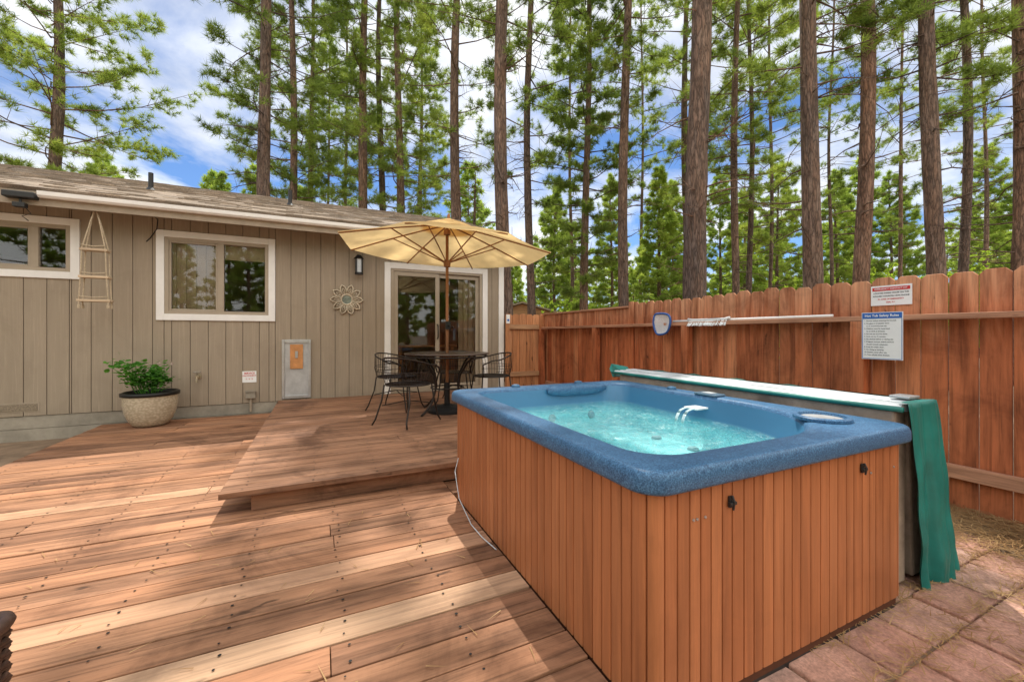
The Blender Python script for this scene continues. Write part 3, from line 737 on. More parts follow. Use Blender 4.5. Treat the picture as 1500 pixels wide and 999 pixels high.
fl=MB(); fl.lathe([(.112,.0),(.112,.012),(.106,.017),(.092,.017),(.086,.004),(.07,.003)],40,(2.08,1.10,.7345)); fl.build('filter_ring',MT['rim'],tb,smooth=False)
fl=MB(); fl.lathe([(.084,.0038),(.082,.006),(.05,.0065),(.048,.009),(.02,.0095)],32,(2.08,1.10,.7345)); fl.build('filter_lid',plain('filter_lid_grey',(.36,.37,.38),.5,var=.4),tb)
m=MB(); m.box(2.20,2.29,1.75,1.92,.7345,.748); cp=m.build('control_panel',plain('panel_blue_grey',(.10,.17,.25),.3),tb,bevel=.008)
m=MB(); m.box(2.215,2.275,1.80,1.87,.749,.751); m.build('display',MT['grey'],cp)
for (x,y) in ((2.25,2.15),(1.3,2.72),(1.85,2.72)):
    m=MB(); m.lathe([(.032,0),(.03,.014),(.012,.02)],18,(x,y,.7345)); m.build('diverter_knob',plain('blue_knob',(.07,.18,.32),.3),tb,smooth=False)
m=MB(); x0,x1=1.52,2.05; m.loft([[(x0+(x1-x0)*i/10,2.635+.035*math.cos(a)*(1-(2*i/10-1)**4*.6),.70+.045*math.sin(a)*(1-(2*i/10-1)**4*.6)) for a in [k*math.pi/6 for k in range(12)]] for i in range(11)])
m.build('pillow',MT['rim'],tb,smooth=True)
m=MB(); m.box(2.08,2.185,1.79,1.89,.655,.667); m.build('spout',MT['spawhite'],tb,bevel=.004)
clear=plain('falling_water',(.62,.80,.84),.1,var=.3,scale=30)
for y in (1.815,1.865):
    m=MB(); m.loft([[(x,y-.011,z),(x,y+.011,z),(x-.005,y+.009,z-.005),(x-.005,y-.009,z-.005)] for x,z in ((2.09,.664),(2.06,.663),(2.03,.654),(2.01,.636),(1.995,.612),(1.99,.590))])
    m.build('waterfall',clear,tb,smooth=True)
m=MB(); m.tube([(.83,2.62,.30),(.80,2.60,.22),(.78,2.45,.1),(.79,2.25,.02),(.80,2.1,.012),(.82,1.95,.012)],.003,6)
tag(m.build('cord',MT['grey']),'thin grey cord looping down the left side of the hot tub','cord')
# ---------------------------------------------------------------- spa cover
cv=thing('spa_cover','folded green vinyl hot tub cover standing between tub and fence','spa cover',(0,0,0))
def slab(x0,x1,lean,y0,y1,z0,z1):
    m=MB(); r_=[]; n=10
    for i in range(n+1):
        y=y0+(y1-y0)*i/n
        r_.append([(x0+lean,y,z0),(x1+lean,y,z0),(x1,y,z1),(x0,y,z1)])
    m.loft(r_); return m
slab(2.375,2.475,.0,.955,2.86,-.03,.768).build('foam_half',MT['tan'],cv,bevel=.012)
slab(2.495,2.595,.05,.955,2.86,-.03,.768).build('foam_half',MT['tan'],cv,bevel=.012)
m=MB()
for a,b,zz_ in ((2.366,2.470,.770),(2.492,2.606,.776)):
    rs=[]
    for i in range(13):
        y=.93+(2.92-.93)*i/12; s=.002*math.sin(i*1.9+a*30)
        rs.append([(a,y,zz_),(a,y,zz_+.024+s),(a+.012,y,zz_+.032+s),(b-.012,y,zz_+.032-s),(b,y,zz_+.024-s),(b,y,zz_)])
    m.loft(rs)
m.build('top_panel',MT['grey'],cv)
m=MB(); m.box(2.471,2.491,.93,2.92,.765,.782); m.build('hinge_strip',MT['green'],cv)
for x,z in ((2.360,.782),(2.614,.790)):
    m=MB(); m.tube([(x,.92+(2.94-.92)*i/8,z) for i in range(9)],.012,8); m.build('piping',MT['green'],cv,smooth=True)
# one loose skirt: hangs over the front end, wraps round the corner and along the fence side
m=MB(); NXs,NZs=190,40; vs=[];fs=[]
path=[(2.47,.905),(2.62,.885),(2.80,.89),(2.915,.93),(2.945,1.06),(2.88,1.5),(2.80,2.1),(2.76,2.85)]
top=[(2.372,.915),(2.47,.908),(2.60,.905),(2.70,.925),(2.715,1.0),(2.640,1.5),(2.622,2.1),(2.616,2.85)]
def poly_at(P,u):
    L=[0]
    for a,b in zip(P[:-1],P[1:]): L.append(L[-1]+math.dist(a,b))
    s=u*L[-1]
    for i in range(len(P)-1):
        if s<=L[i+1]+1e-9:
            k=(s-L[i])/(L[i+1]-L[i]); a,b=P[i],P[i+1]; d=math.dist(a,b)
            return a[0]+(b[0]-a[0])*k,a[1]+(b[1]-a[1])*k,(b[1]-a[1])/d,-(b[0]-a[0])/d
def fold(u,v):
    return (.022*math.sin(u*66+.8+v*.9)+.012*math.sin(u*141+2+v*2.2)+.006*math.sin(u*270+v*3))*(.25+.75*v)
for j in range(NZs+1):
    v=j/NZs
    for i in range(NXs+1):
        uu=i/NXs; u=uu**1.5
        bx_,by_,nx_,ny_=poly_at(path,u); tx_,ty_,_,_=poly_at(top,u)
        e=v**.75; f_=fold(u,v)
        x=tx_+(bx_-tx_)*e+nx_*f_; y=ty_+(by_-ty_)*e+ny_*f_
        z=.812-.022*max(0,min(1,(tx_-2.6)/.1))-(.865+.016*math.sin(u*70))*v-.008*math.sin(u*40)*(1-v)
        crease=.006*math.sin(v*19+u*55)*v
        vs.append((x+nx_*crease,y+ny_*crease,z))
for j in range(NZs):
    for i in range(NXs): b=j*(NXs+1)+i; fs.append((b,b+1,b+NXs+2,b+NXs+1))
# upper sheet from the top panel out to the skirt's upper edge
ub=len(vs)
for i in range(NXs+1):
    q=vs[i]; vs.append((min(q[0],2.600),max(q[1],.945),.812))
for i in range(NXs): fs.append((i,ub+i,ub+i+1,i+1))
m.add(vs,fs); m.build('skirt',MT['green'],cv,smooth=True)
m=MB(); m.add([(2.36,2.93,.74),(2.62,2.93,.74),(2.60,3.02,.82),(2.44,3.05,.85),(2.37,2.99,.81)],[(0,1,2,3,4)]); m.add([(2.36,2.932,.74),(2.37,2.99,.81),(2.44,3.05,.85),(2.40,2.87,.80)],[(0,1,2,3)]); m.build('end_flap',MT['green'],cv)
m=MB(); m.box(2.50,2.60,.95,1.03,.815,.828); m.build('buckle',MT['alu'],cv,bevel=.004)
# ---------------------------------------------------------------- patio table, umbrella, chairs
TXc,TYc,ZD=1.43,4.98,.163
tt=thing('patio_table','round dark metal patio table under the tan umbrella','table',(TXc,TYc,ZD))
m=MB(); m.lathe([(.515,.712),(.525,.72),(.52,.730),(.03,.731)],48); m.build('tabletop',plain('bronze_tabletop',(.085,.055,.04),.35,metal=.3,var=.3,scale=30),tt)
m=MB(); m.tube(arc((0,0),.50,0,2*math.pi,40,.69),.010,6); m.build('apron',MT['iron'],tt,smooth=True)
m=MB(); m.tube(arc((0,0),.2,0,2*math.pi,24,.30),.009,6); m.build('leg_ring',MT['iron'],tt,smooth=True)
for k in range(4):
    a=k*math.pi/2+.5; c_,s_=math.cos(a),math.sin(a)
    m=MB(); m.tube([(r*c_,r*s_,z) for r,z in ((.46,.70),(.34,.62),(.22,.46),(.19,.30),(.25,.14),(.37,.03),(.42,.008))],.013,8); m.build('leg',MT['iron'],tt,smooth=True)
um=thing('patio_umbrella','tan market umbrella with wooden pole open over patio table','umbrella',(TXc,TYc,ZD))
m=MB(); m.lathe([(.24,0),(.24,.03),(.20,.06),(.06,.085),(.035,.10),(.035,.36),(.024,.36)],32); m.build('base',MT['black'],um)
m=MB(); m.tube([(0,0,.08),(0,0,2.28)],.019,12); m.build('pole',MT['teak'],um,smooth=True)
TM=Matrix.Translation((0,0,2.0))@Matrix.Rotation(R(2.6),4,Vector((sn,cs,0)))@Matrix.Translation((0,0,-2.0))
def tv(p): return tuple(TM@Vector(p))
RU=1.30; ZA=2.34; ZE=2.005
def prof(s): return ZA-(ZA-ZE)*(s**1.12)
m=MB(); vs=[];fs=[]; a_off=.20
for k in range(8):
    a0=a_off+k*math.pi/4; a1=a0+math.pi/4; b=len(vs); NR,NT=10,8
    for i in range(NR+1):
        s=max(.02,i/NR)
        for j in range(NT+1):
            t=j/NT; q0=Vector((math.cos(a0),math.sin(a0)))*RU*s; q1=Vector((math.cos(a1),math.sin(a1)))*RU*s; q=q0.lerp(q1,t)
            sag=-.018*s*(4*t*(1-t))*1.0
            if i==NR: q=q*(1-.010*4*t*(1-t))
            vs.append(tv((q.x,q.y,prof(s)+sag)))
    for i in range(NR):
        for j in range(NT): c0=b+i*(NT+1)+j; fs.append((c0,c0+1,c0+NT+2,c0+NT+1))
m.add(vs,fs); m.build('canopy',MT['canopy'],um,smooth=True)
m=MB(); vs=[tv((0,0,ZA+.07))]
for k in range(8): vs.append(tv((.36*math.cos(a_off+k*math.pi/4),.36*math.sin(a_off+k*math.pi/4),prof(.28)+.03)))
m.add(vs,[(0,1+k,1+(k+1)%8) for k in range(8)]); m.build('vent',MT['canopy'],um)
m=MB(); m.tube([tv((0,0,ZA+.05)),tv((0,0,ZA+.11)),tv((0,0,ZA+.13))],[.02,.018,.005],10); m.build('finial',MT['teak'],um)
m=MB(); m.lathe([(.04,1.80),(.045,1.85),(.04,1.88)],14); m.build('hub',MT['teak'],um)
m=MB(); m.lathe([(.04,2.20),(.045,2.23),(.04,2.26)],14); m.build('hub',MT['teak'],um)
for k in range(8):
    a=a_off+k*math.pi/4; c_,s_=math.cos(a),math.sin(a)
    m=MB(); m.tube([tv((RU*s*c_,RU*s*s_,prof(s)-.018)) for s in (.02,.25,.5,.75,.99)],.009,6); rb=m.build('rib',MT['teak'],um)
    m=MB(); m.tube([(.04*c_,.04*s_,1.86),tv((RU*.55*c_,RU*.55*s_,prof(.55)-.025))],.008,6); m.build('strut',MT['teak'],rb)
m=MB(); m.box(-.03,.03,-.05,-.018,1.02,1.12); m.tube([(0,-.05,1.07),(0,-.08,1.07),(.05,-.085,1.05),(.05,-.11,1.05)],.007,6); m.build('crank',MT['black'],um)
def chair(name,label,loc,rz):
    t=thing(name,label,'chair',loc,rz,'black wrought iron patio chairs round the table')
    m=MB(); m.tube(arc((0,0),.235,0,2*math.pi,28,.42),.008,6)
    for k in range(-7,8):
        y=k*.03; w=math.sqrt(max(0,.235**2-y*y)); m.tube([(-w,y,.42),(0,y,.415),(w,y,.42)],.0025,4); m.tube([(y,-w,.422),(y,0,.417),(y,w,.422)],.0025,4)
    m.build('seat',MT['iron'],t)
    m=MB()
    top=[(.29*math.cos(a),.27*math.sin(a)+.02,.42+.215+.08*max(0,-math.sin(a))) for a in [R(170+200*i/24) for i in range(25)]]
    m.tube(top,.009,6)
    for i in range(1,24):
        a=R(170+200*i/24); m.tube([(.235*math.cos(a),.235*math.sin(a),.42),(.275*math.cos(a),.26*math.sin(a),.53),top[i]],.0026,4)
    for zz_,rr_ in ((.49,.258),(.56,.272)):
        m.tube([(rr_*math.cos(R(170+200*i/24)),(rr_-.012)*math.sin(R(170+200*i/24)),zz_) for i in range(25)],.0032,5)
    m.build('backrest',MT['iron'],t)
    for s in (-1,1):
        m=MB(); m.tube([top[0 if s<0 else 24],(s*.285,.12,.625),(s*.26,.22,.58),(s*.225,.205,.43)],.009,6); m.build('armrest',MT['iron'],t,smooth=True)
        for y0,y1 in ((.19,.25),(-.18,-.27)):
            m=MB(); m.tube([(s*.17,y0,.42),(s*.19,y0*1.1,.25),(s*.21,y1,.06),(s*.235,y1*1.08,.006)],.009,6); m.build('leg',MT['iron'],t,smooth=True)
    m=MB(); m.tube([(-.185,.2,.2),(0,0,.24),(.185,-.2,.2)],.006,5); m.tube([(.185,.2,.2),(0,0,.24),(-.185,-.2,.2)],.006,5); m.build('stretcher',MT['iron'],t)
    return t
def face(x,y): return math.atan2(TYc-y,TXc-x)-math.pi/2
for (x,y,lb) in ((.86,4.52,'black wrought iron chair nearest the step, left front of table'),(.88,5.42,'black wrought iron chair behind the left front chair, near the wall'),(2.03,4.98,'black wrought iron chair right of the table, beyond tub corner'),(1.75,5.66,'black wrought iron chair behind the table in front of glass door')):
    chair('patio_chair',lb,(x,y,ZD),face(x,y))
# ---------------------------------------------------------------- wicker seat bottom-left
t=thing('wicker_armchair','edge of a dark brown woven wicker seat on deck','wicker seat',(0,0,.003))
m=MB(); ax0,ax1,ay0,ay1=-1.30,-.674,.86,1.40
for k in range(30):
    z=.05+k*.0135
    pts=rrect(ax0,ax1,ay0,ay1,[.03]*4,z,4); n=len(pts); dense=[]
    for i in range(n):
        a=Vector(pts[i]); b=Vector(pts[(i+1)%n]); c=max(1,int((b-a).length/.035))
        for q in range(c): dense.append(a.lerp(b,q/c))
    out=[]
    cx_,cy_=(ax0+ax1)/2,(ay0+ay1)/2
    for i,qv in enumerate(dense):
        d=Vector((qv.x-cx_,qv.y-cy_,0)).normalized(); out.append(qv+d*.006*(1 if (i+k)%2 else -1))
    out.append(out[0]); m.tube(out,.0075,5)
m.build('woven_side',MT['wicker'],t,smooth=True)
m=MB(); r1=rrect(ax0+.005,ax1-.005,ay0+.005,ay1-.005,[.03]*4,.03,4); m.loft([r1,[(a,b,.44) for a,b,_ in r1]]); m.build('frame',MT['dark'],t)
m=MB(); pts=rrect(ax0-.005,ax1+.005,ay0-.005,ay1+.005,[.035]*4,.442,6); m.tube(pts+[pts[0]],.014,8); m.build('top_rail',MT['wicker'],t,smooth=True)
for x in (ax0+.05,ax1-.05):
    for y in (ay0+.05,ay1-.05):
        m=MB(); m.box(x-.02,x+.02,y-.02,y+.02,0,.06); m.build('leg',MT['black'],t)
# ---------------------------------------------------------------- neighbour house
X,Y=at(765,26); sh=thing('neighbour_house','small brown gabled house beyond the back fence','house',(X,Y,-.15),R(-25))
m=MB(); m.box(-2.6,2.6,0,4,0,2.5); m.loft([[(-2.6,0,2.5),(2.6,0,2.5),(0,0,3.2)],[(-2.6,4,2.5),(2.6,4,2.5),(0,4,3.2)]]); m.build('wall',MT['fence_bx'],sh)
m=MB(); 
for s in (-1,1): m.loft([[(s*2.9,y,2.44),(0,y,3.24),(0,y,3.34),(s*2.9,y,2.54)] for y in (-.4,4.4)])
m.build('roof',MT['fascia'],sh)
m=MB(); m.box(-.6,.6,-.03,0,1.1,1.9); m.build('window',MT['dark'],sh)
# ---------------------------------------------------------------- trees
def np_mesh(name,verts,faces_list,mats):
    me=bpy.data.meshes.new(name); verts=np.asarray(verts,dtype=np.float32)
    me.vertices.add(len(verts)); me.vertices.foreach_set('co',verts.ravel())
    idx=np.concatenate([f.ravel() for f,_ in faces_list]).astype(np.int32)
    tot=np.concatenate([np.full(len(f),f.shape[1]) for f,_ in faces_list]).astype(np.int32)
    mi=np.concatenate([np.full(len(f),k) for f,k in faces_list]).astype(np.int32)
    st=np.concatenate([[0],np.cumsum(tot)[:-1]]).astype(np.int32)
    me.loops.add(len(idx)); me.loops.foreach_set('vertex_index',idx)
    me.polygons.add(len(tot)); me.polygons.foreach_set('loop_start',st)
    for m_ in mats: me.materials.append(m_)
    me.polygons.foreach_set('material_index',mi)
    me.update(calc_edges=True); me.validate()
    return me
def needles(rng,Cn,A,K,nl,nw):
    T=len(Cn); d=rng.normal(0,1,(T,K,3)); d/=np.linalg.norm(d,axis=2,keepdims=True)+1e-9
    n=d*1.0+A[:,None,:]*.75; n/=np.linalg.norm(n,axis=2,keepdims=True)+1e-9
    r=rng.normal(0,1,(T,K,3)); s=np.cross(n,r); s/=np.linalg.norm(s,axis=2,keepdims=True)+1e-9
    L=nl*rng.uniform(.65,1.15,(T,K,1)); b=Cn[:,None,:]+n*.01
    V=np.stack([b+s*nw/2,b-s*nw/2,b+n*L],axis=2).reshape(-1,3)
    F=np.arange(T*K*3).reshape(-1,3); return V,F
def crown_data(seed,z0,z1,rmax,nb,tp,K,nl,nw,shape='pine',twig=True,limb=.03,dead=0,zd=3.0):
    rng=np.random.default_rng(seed); mb=MB(); Cn=[];A=[]
    for i in range(nb):
        u=((i+rng.random())/nb)**.92; z=z0+(z1-z0)*u
        if shape=='pine':
            r=rmax*(.5+.5*min(1,u/.3))*(1-max(0,(u-.3)/.7)**1.7)*rng.uniform(.45,1.15)+.3; tilt=R(-14+56*u+rng.uniform(-10,10))
        else:
            r=rmax*(1-u)**.85*rng.uniform(.7,1.12)+.12; tilt=R(-14+45*u+rng.uniform(-8,8))
        a=i*2.39996+rng.uniform(-.5,.5); ca,sa=math.cos(a),math.sin(a); bend=rng.uniform(.05,.28)
        wob=rng.uniform(-.12,.12)
        def Pt(s): 
            w=wob*r*math.sin(s*3)
            return np.array([ca*r*s-sa*w,sa*r*s+ca*w,z+r*s*math.tan(tilt)*.8+bend*r*s*s])
        b0=limb*(.5+.6*r/rmax)
        mb.tube([Pt(s) for s in (0,.3,.6,1)],[b0,b0*.7,b0*.45,b0*.15],4,cap=False)
        nt_=int(tp*(.35+.75*r/rmax)); perp=np.array([-sa,ca,0])
        nsp=max(3,nt_//5)
        for q in range(nsp):
            s0=rng.uniform(.2,1)**.75; sg=rng.choice([-1,1]); ln=r*rng.uniform(.16,.38)*(1.2-s0*.75)
            d=np.array([ca,sa,0])*rng.uniform(.25,.9)+perp*sg*rng.uniform(.4,1)+np.array([0,0,rng.uniform(-.1,.5)]); d/=np.linalg.norm(d)
            o_=Pt(s0); e=o_+d*ln
            if twig: mb.tube([o_,e],[.007+limb*.12,.003],3,cap=False)
            for w in range(5):
                k=rng.uniform(.35,1.05); c=o_+d*ln*k+rng.normal(0,.06,3)*min(1,r)
                Cn.append(c); ax=d+np.array([0,0,.5])+rng.normal(0,.3,3); A.append(ax/np.linalg.norm(ax))
    for i in range(dead):
        z=rng.uniform(zd,z0+ (z1-z0)*.25); a=rng.uniform(0,6.28); r=rng.uniform(.4,1.9); ca,sa=math.cos(a),math.sin(a); dz=rng.uniform(-.5,.3)*r
        pts=[np.array([ca*r*s+rng.normal(0,.03),sa*r*s+rng.normal(0,.03),z+dz*s*s]) for s in (0,.35,.7,1)]
        mb.tube(pts,[.022,.015,.009,.003],4,cap=False)
        for q in range(5):
            k=rng.integers(1,3); e=pts[k]+rng.normal(0,.25,3)*np.array([1,1,.7]); mb.tube([pts[k],e],[.007,.002],3,cap=False)
    V,F=needles(rng,np.array(Cn),np.array(A),K,nl,nw)
    lv=np.array([tuple(p) for p in mb.v]); lf=np.array(mb.f)
    return lv,lf,V,F
def crown_mesh(name,mat,*a,**k):
    lv,lf,V,F=crown_data(*a,**k)
    return np_mesh(name,np.vstack([lv,V]),[(lf,0),(F+len(lv),1)],[MT['bark'],mat])
CR={
 'tall':[crown_mesh('crown_a',MT['needle'],21,3.4,25,3.2,80,66,20,.25,.019,dead=10),crown_mesh('crown_b',MT['needle'],22,4.8,26,3.0,76,64,20,.25,.019,dead=12)],
 'high':[crown_mesh('crown_c',MT['needle'],23,7.0,26,2.8,58,50,20,.24,.0175,dead=32),crown_mesh('crown_d',MT['needle'],24,8.5,27,2.6,52,48,20,.24,.0175,dead=36)],
 'left':[crown_mesh('crown_e',MT['needle'],25,3.0,21,3.7,100,76,20,.25,.021,dead=6)],
 'narrow':[crown_mesh('crown_f',MT['needle'],26,2.4,22,2.0,105,56,20,.22,.023,dead=6)],
 'cone':[crown_mesh('crown_g',MT['needle2'],27,.7,11,2.2,100,54,13,.27,.046,shape='cone'),crown_mesh('crown_h',MT['needle2'],28,.9,14,2.5,100,54,13,.30,.05,shape='cone'),crown_mesh('crown_i',MT['needle2'],29,1.6,17,2.7,100,52,13,.32,.05)],
}
def trunk_mesh(seed,r,h,lean):
    rg=random.Random(seed); n=16; rings=[]; ph=[rg.uniform(0,6.28) for _ in range(4)]
    for i in range(41):
        u=i/40; z=h*u; rr=r*(1-.72*u**1.05)*(1+.35*math.exp(-z/.5))
        ox=lean[0]*z+.10*math.sin(z*.35+ph[0]); oy=lean[1]*z+.10*math.sin(z*.3+ph[1])
        rings.append([(ox+rr*(1+.05*math.sin(3*a+z*.7+ph[2])+rg.uniform(-.06,.06))*math.cos(a),oy+rr*(1+.05*math.sin(2*a+z*.5+ph[3])+rg.uniform(-.06,.06))*math.sin(a),z) for a in [2*math.pi*k/n for k in range(n)]])
    m=MB(); m.loft(rings); return m
def tree(px,f,D,kind,label,group,vi=0,h=None,sc=1.0,rz=0,lean=(0,0)):
    X,Y=at(px,f); t=thing('pine_tree',label,'tree',(X,Y,-.18),rz,group)
    cm=CR[kind][vi%len(CR[kind])]
    hh=h or {'tall':25,'high':26.5,'left':21,'narrow':22,'cone':[11,14,17][vi%3]}[kind]
    m=trunk_mesh(int(px*7+f),D/2,hh*sc,lean); m.build('trunk',MT['bark'],t,smooth=True)
    o=bpy.data.objects.new('crown',cm); link(o,t); o.scale=(sc,sc,sc)
    return t
G1='tall pines behind the house'; G2='tall pines beyond the side fence'; G3='younger pines in the sunny wood'
near=[
(75,15.5,.50,'left',0,'big bushy pine at the far left above the roof',G1),
(390,14.2,.48,'high',0,'reddish pine rising from behind the roof, leftmost bare trunk of the roof group',G1),
(428,18,.38,'tall',0,'slim pine just right of the leftmost bare roof trunk',G1),
(456,21,.32,'tall',1,'thinnest dark pine behind the roof, left of centre group',G1),
(530,18.0,.46,'high',1,'dark trunked pine rising directly above the umbrella left tip',G1),
(557,21.5,.42,'high',1,'pale slim trunk between two darker pines above the umbrella',G1),
(586,18.5,.42,'tall',0,'dark straight pine above left half of the umbrella canopy',G1),
(667,15.5,.43,'high',0,'clean straight pine trunk right above the umbrella top',G1),
(740,11.3,.42,'high',1,'thick pine standing just behind the house corner',G1),
(776,16,.34,'high',0,'slender pine right of the house corner trunk',G2),
(858,17,.36,'narrow',0,'narrow leafy pine clothed in green down to the fence',G2),
(915,14.5,.38,'high',1,'straight bare trunk right of the narrow leafy pine',G2),
(1006,19,.36,'high',0,'slim trunk half hidden left of the thickest pine',G2),
(1027,8.9,.50,'high',1,'thickest pine trunk beyond fence behind the pool net',G2),
(1077,16,.30,'high',0,'dark thin trunk just right of the thickest pine',G2),
(1100,19,.27,'tall',1,'thinner pale trunk, second right of the thickest pine',G2),
(1188,9.2,.40,'high',0,'stout reddish pine with branch stubs left of the fence signs',G2),
(1262,10.2,.37,'high',1,'straight stout pine just left of and behind the fence signs',G2),
(1365,9.6,.36,'high',0,'rough barked pine directly behind and right of the fence signs',G2),
(1410,13.5,.29,'high',1,'thinner dark pine between the two right end trunks',G2),
(1492,10.2,.36,'high',0,'pine trunk at the right edge of the picture',G2),
]
for i,(px,f,D,k,vi,lb,g_) in enumerate(near):
    tree(px,f,D,k,lb,g_,vi,rz=i*1.37,lean=(-.012,0) if px==390 else (random.uniform(-.008,.008),random.uniform(-.008,.008)))
mid=[
(150,30,'cone',2,.85,'green pine behind the roof, right of the bushy left pine'),
(325,27,'cone',1,.85,'leafy young pine above the roof left of the bare trunks'),
(480,30,'tall',0,.9,'green pine crown filling the gap behind the dark roof pines'),
(620,28,'tall',1,.8,'leafy pine behind the umbrella top'),
(815,30,'cone',1,.85,'young pine between the house corner and the narrow leafy pine'),
(895,33,'cone',1,1.0,'young conical pine just left of the straight bare trunk'),
(966,24,'cone',0,1.0,'small conical pine with bare lower stem left of the thickest trunk'),
(985,36,'cone',1,1.05,'pointed young pine close left of the thickest trunk'),
(1055,34,'cone',2,.85,'bright green pine behind thickest trunk, to its right'),
(1140,30,'cone',2,.8,'leafy pine in gap left of the stout reddish pine'),
(1225,32,'cone',1,1.0,'leafy pine in the gap between the two stout trunks'),
(1305,34,'cone',2,.85,'sunlit pine above the fence signs'),
(1445,31,'cone',2,.9,'leafy pine left of the right edge trunk'),
(1530,28,'cone',2,.9,'pine partly cut by the right edge of the picture'),
(505,25,'high',0,1.0,'faint slim trunk left of the dark pine over the umbrella tip'),
(612,26,'high',1,1.0,'faint slim trunk left of the clean straight umbrella top trunk'),
(838,25,'high',0,1.0,'faint slim trunk left of the narrow leafy pine'),
(940,27,'high',1,1.0,'faint slim trunk right of the straight bare trunk'),
(1128,24,'high',0,1.0,'faint slim trunk halfway between thickest and stout reddish pine'),
(1215,26,'high',1,1.0,'faint slim trunk in the gap between two stout pines'),
(1318,24,'high',0,1.0,'faint slim trunk above the fence signs'),
(1442,23,'high',1,1.0,'faint slim trunk left of the right edge pine'),
]
for i,(px,f,k,vi,sc,lb) in enumerate(mid):
    tree(px,f,.24 if k=='high' else .28,k,lb,G3,vi,sc=sc,rz=i*2.1,lean=(random.uniform(-.012,.012),0))
X,Y=at(695,20); t=thing('dead_tree','bare grey dead tree with thin twigs right of the umbrella','tree',(X,Y,-.15))
m=MB(); m.tube([(0,0,0),(.05,0,3),(0,.05,6),(.05,0,9.2)],[.16,.13,.09,.02],8); m.build('trunk',MT['bark'],t)
m=MB(); rng=np.random.default_rng(44)
for k in range(46):
    z=rng.uniform(3.5,9); a=rng.uniform(0,6.28); r=(9.8-z)*.28*rng.uniform(.5,1.1); e=np.array([math.cos(a)*r,math.sin(a)*r,z+r*rng.uniform(-.1,.5)]); s=np.array([0,0,z]); mm=(s+e)/2+np.array([0,0,-.08]); m.tube([s,mm,e],[.02,.012,.004],4,cap=False)
    for q in range(4):
        c=s+(e-s)*rng.uniform(.4,.95); m.tube([c,c+rng.normal(0,.22,3)],[.006,.002],3,cap=False)
m.build('branch',MT['bark'],t)
def shrub(px,f,h,w,lb,seed):
    X,Y=at(px,f); t=thing('shrub',lb,'shrub',(X,Y,-.15),0,'bright shrubs beyond the fence'); rng=np.random.default_rng(seed)
    st=MB(); Cn=[];A=[]
    for k in range(26):
        a=rng.uniform(0,6.28); r=w*rng.uniform(.2,1); z=h*rng.uniform(.35,1)*(1-.35*(r/w)**2); e=np.array([math.cos(a)*r,math.sin(a)*r,z]); st.tube([(0,0,0),tuple(e*np.array([.4,.4,.55])),tuple(e)],[.03,.018,.005],4,cap=False)
        for q in range(26):
            kk=rng.uniform(.45,1.05); c=e*kk+rng.normal(0,.2,3); Cn.append(c); ax=rng.normal(0,1,3); A.append(ax/np.linalg.norm(ax))
    V,F=needles(rng,np.array(Cn),np.array(A),8,.16,.10)
    st.build('stem',MT['bark'],t); o=bpy.data.objects.new('foliage',np_mesh('foliage',V,[(F,0)],[MT['shrubleaf']])); link(o,t)
shrub(1330,17,4.2,1.7,'bright yellow green shrub behind the fence signs',1)
shrub(1455,15,4.2,1.8,'bright green leafy shrub near the right edge trunk',2)
shrub(1155,19,3.8,1.8,'low green shrub left of the stout reddish pine',3)
shrub(835,22,3.4,1.6,'green shrub beyond the fence corner',4)
rng=np.random.default_rng(90); VV=[];FF=[];off=0
protos=[crown_data(61,.5,15,2.7,64,28,9,.54,.14,shape='cone',twig=False,limb=.05),crown_data(62,.8,18,2.9,64,27,9,.54,.13,twig=False,limb=.05)]
spots=[]
for k in range(114):
    spots.append((at(-250+2050*(k+rng.random())/114,rng.uniform(36,70)),rng.uniform(.5,1.0)))
for k in range(40):
    a=R(188)+R(164)*(k+rng.random())/40; d=rng.uniform(27,38); spots.append(((d*math.cos(a),d*math.sin(a)-2),rng.uniform(.65,.95)))
for k in range(8):
    spots.append(((-rng.uniform(26,36),rng.uniform(-5,14)),rng.uniform(.7,.9)))
for (x,y),sc in spots:
    lv,lf,V,F=protos[rng.integers(0,2)]; a=rng.uniform(0,6.28); M_=np.array([[math.cos(a),-math.sin(a),0],[math.sin(a),math.cos(a),0],[0,0,1]])
    tm=MB(); tm.tube([(0,0,0),(0,0,8),(0,0,17)],[.22,.15,.02],7,cap=False)
    t_v=np.array([tuple(q) for q in tm.v]); t_f=np.array(tm.f)
    for (vv,ff,k) in ((lv,lf,0),(t_v,t_f,0),(V,F,1)):
        w=(vv@M_.T)*sc+np.array([x,y,-.2])
        VV.append(w); FF.append((ff+off,k)); off+=len(w)
me=np_mesh('distant_wood',np.vstack(VV),sorted(FF,key=lambda q:q[0].shape[1]),[MT['bark'],MT['needle2']])
tag(link(bpy.data.objects.new('distant_wood',me)),'distant mass of green pine wood all round the garden','wood',kind='stuff')
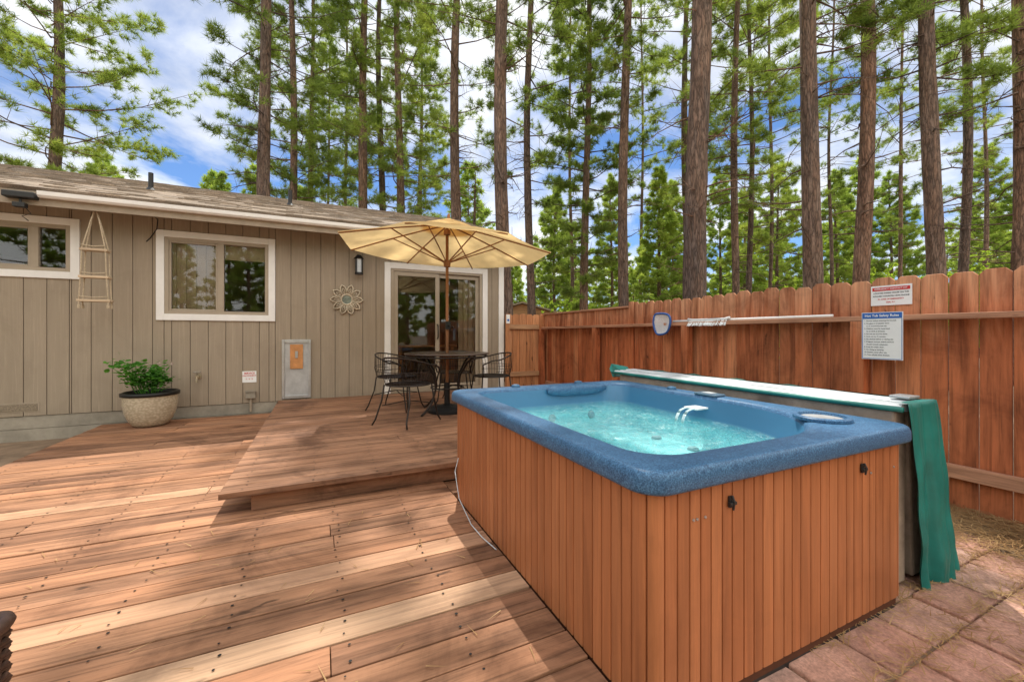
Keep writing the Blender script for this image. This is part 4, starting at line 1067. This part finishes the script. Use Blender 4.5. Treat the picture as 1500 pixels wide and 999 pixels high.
# ---------------------------------------------------------------- light
EL,AZ=R(64),R(21)
sv=Vector((math.sin(AZ)*math.cos(EL),math.cos(AZ)*math.cos(EL),math.sin(EL)))
sd_=bpy.data.lights.new('sun','SUN'); sd_.energy=5.0; sd_.angle=R(.5); sd_.color=(1,.94,.84)
so=bpy.data.objects.new('sun',sd_); C.objects.link(so); so.rotation_euler=sv.to_track_quat('Z','Y').to_euler(); so.location=(0,0,30)
W=bpy.data.worlds.new('World'); S.world=W; W.use_nodes=True; nt=W.node_tree
bg=nt.nodes['Background']
sky=nt.nodes.new('ShaderNodeTexSky'); sky.sky_type='NISHITA'; sky.sun_disc=False; sky.sun_elevation=EL; sky.sun_rotation=AZ; sky.altitude=1900; sky.air_density=1.0; sky.dust_density=.6; sky.ozone_density=1.6
tc=nt.nodes.new('ShaderNodeTexCoord'); sp=nd(nt,'ShaderNodeSeparateXYZ',{0:tc.outputs['Generated']})
zz=math_(nt,'ADD',math_(nt,'MAXIMUM',sp.outputs[2],0.0),.18)
cv_=nd(nt,'ShaderNodeCombineXYZ',{0:math_(nt,'DIVIDE',sp.outputs[0],zz),1:math_(nt,'DIVIDE',sp.outputs[1],zz),2:.3})
n1=noise(nt,cv_.outputs[0],1.15,9,.58,.35)
n2=noise(nt,cv_.outputs[0],3.0,6,.6)
# thicker, brighter cloud added behind the camera, out of view, as fill light
rear_fill=nd(nt,'ShaderNodeMapRange',{0:sp.outputs[1],1:.25,2:-.35}).outputs[0]
fac=ramp(nt,math_(nt,'ADD',n1,math_(nt,'MULTIPLY',rear_fill,.22)),[(.41,0),(.52,.6),(.63,1)])
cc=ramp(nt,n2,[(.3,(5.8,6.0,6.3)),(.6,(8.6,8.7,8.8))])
cc=mix(nt,rear_fill,cc,(13.0,12.5,11.7))
skc=mix(nt,1.0,sky.outputs[0],(.72,.90,1.10),'MULTIPLY')
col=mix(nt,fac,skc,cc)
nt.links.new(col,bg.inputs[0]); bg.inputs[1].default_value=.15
# ---------------------------------------------------------------- camera
cd=bpy.data.cameras.new('camera'); cam=bpy.data.objects.new('camera',cd); C.objects.link(cam)
cam.location=(0,0,H); cam.rotation_euler=(R(90),0,-TH); cd.sensor_width=36; cd.lens=14.4; cd.shift_y=-.0063; cd.clip_start=.02; cd.clip_end=2000
S.camera=cam
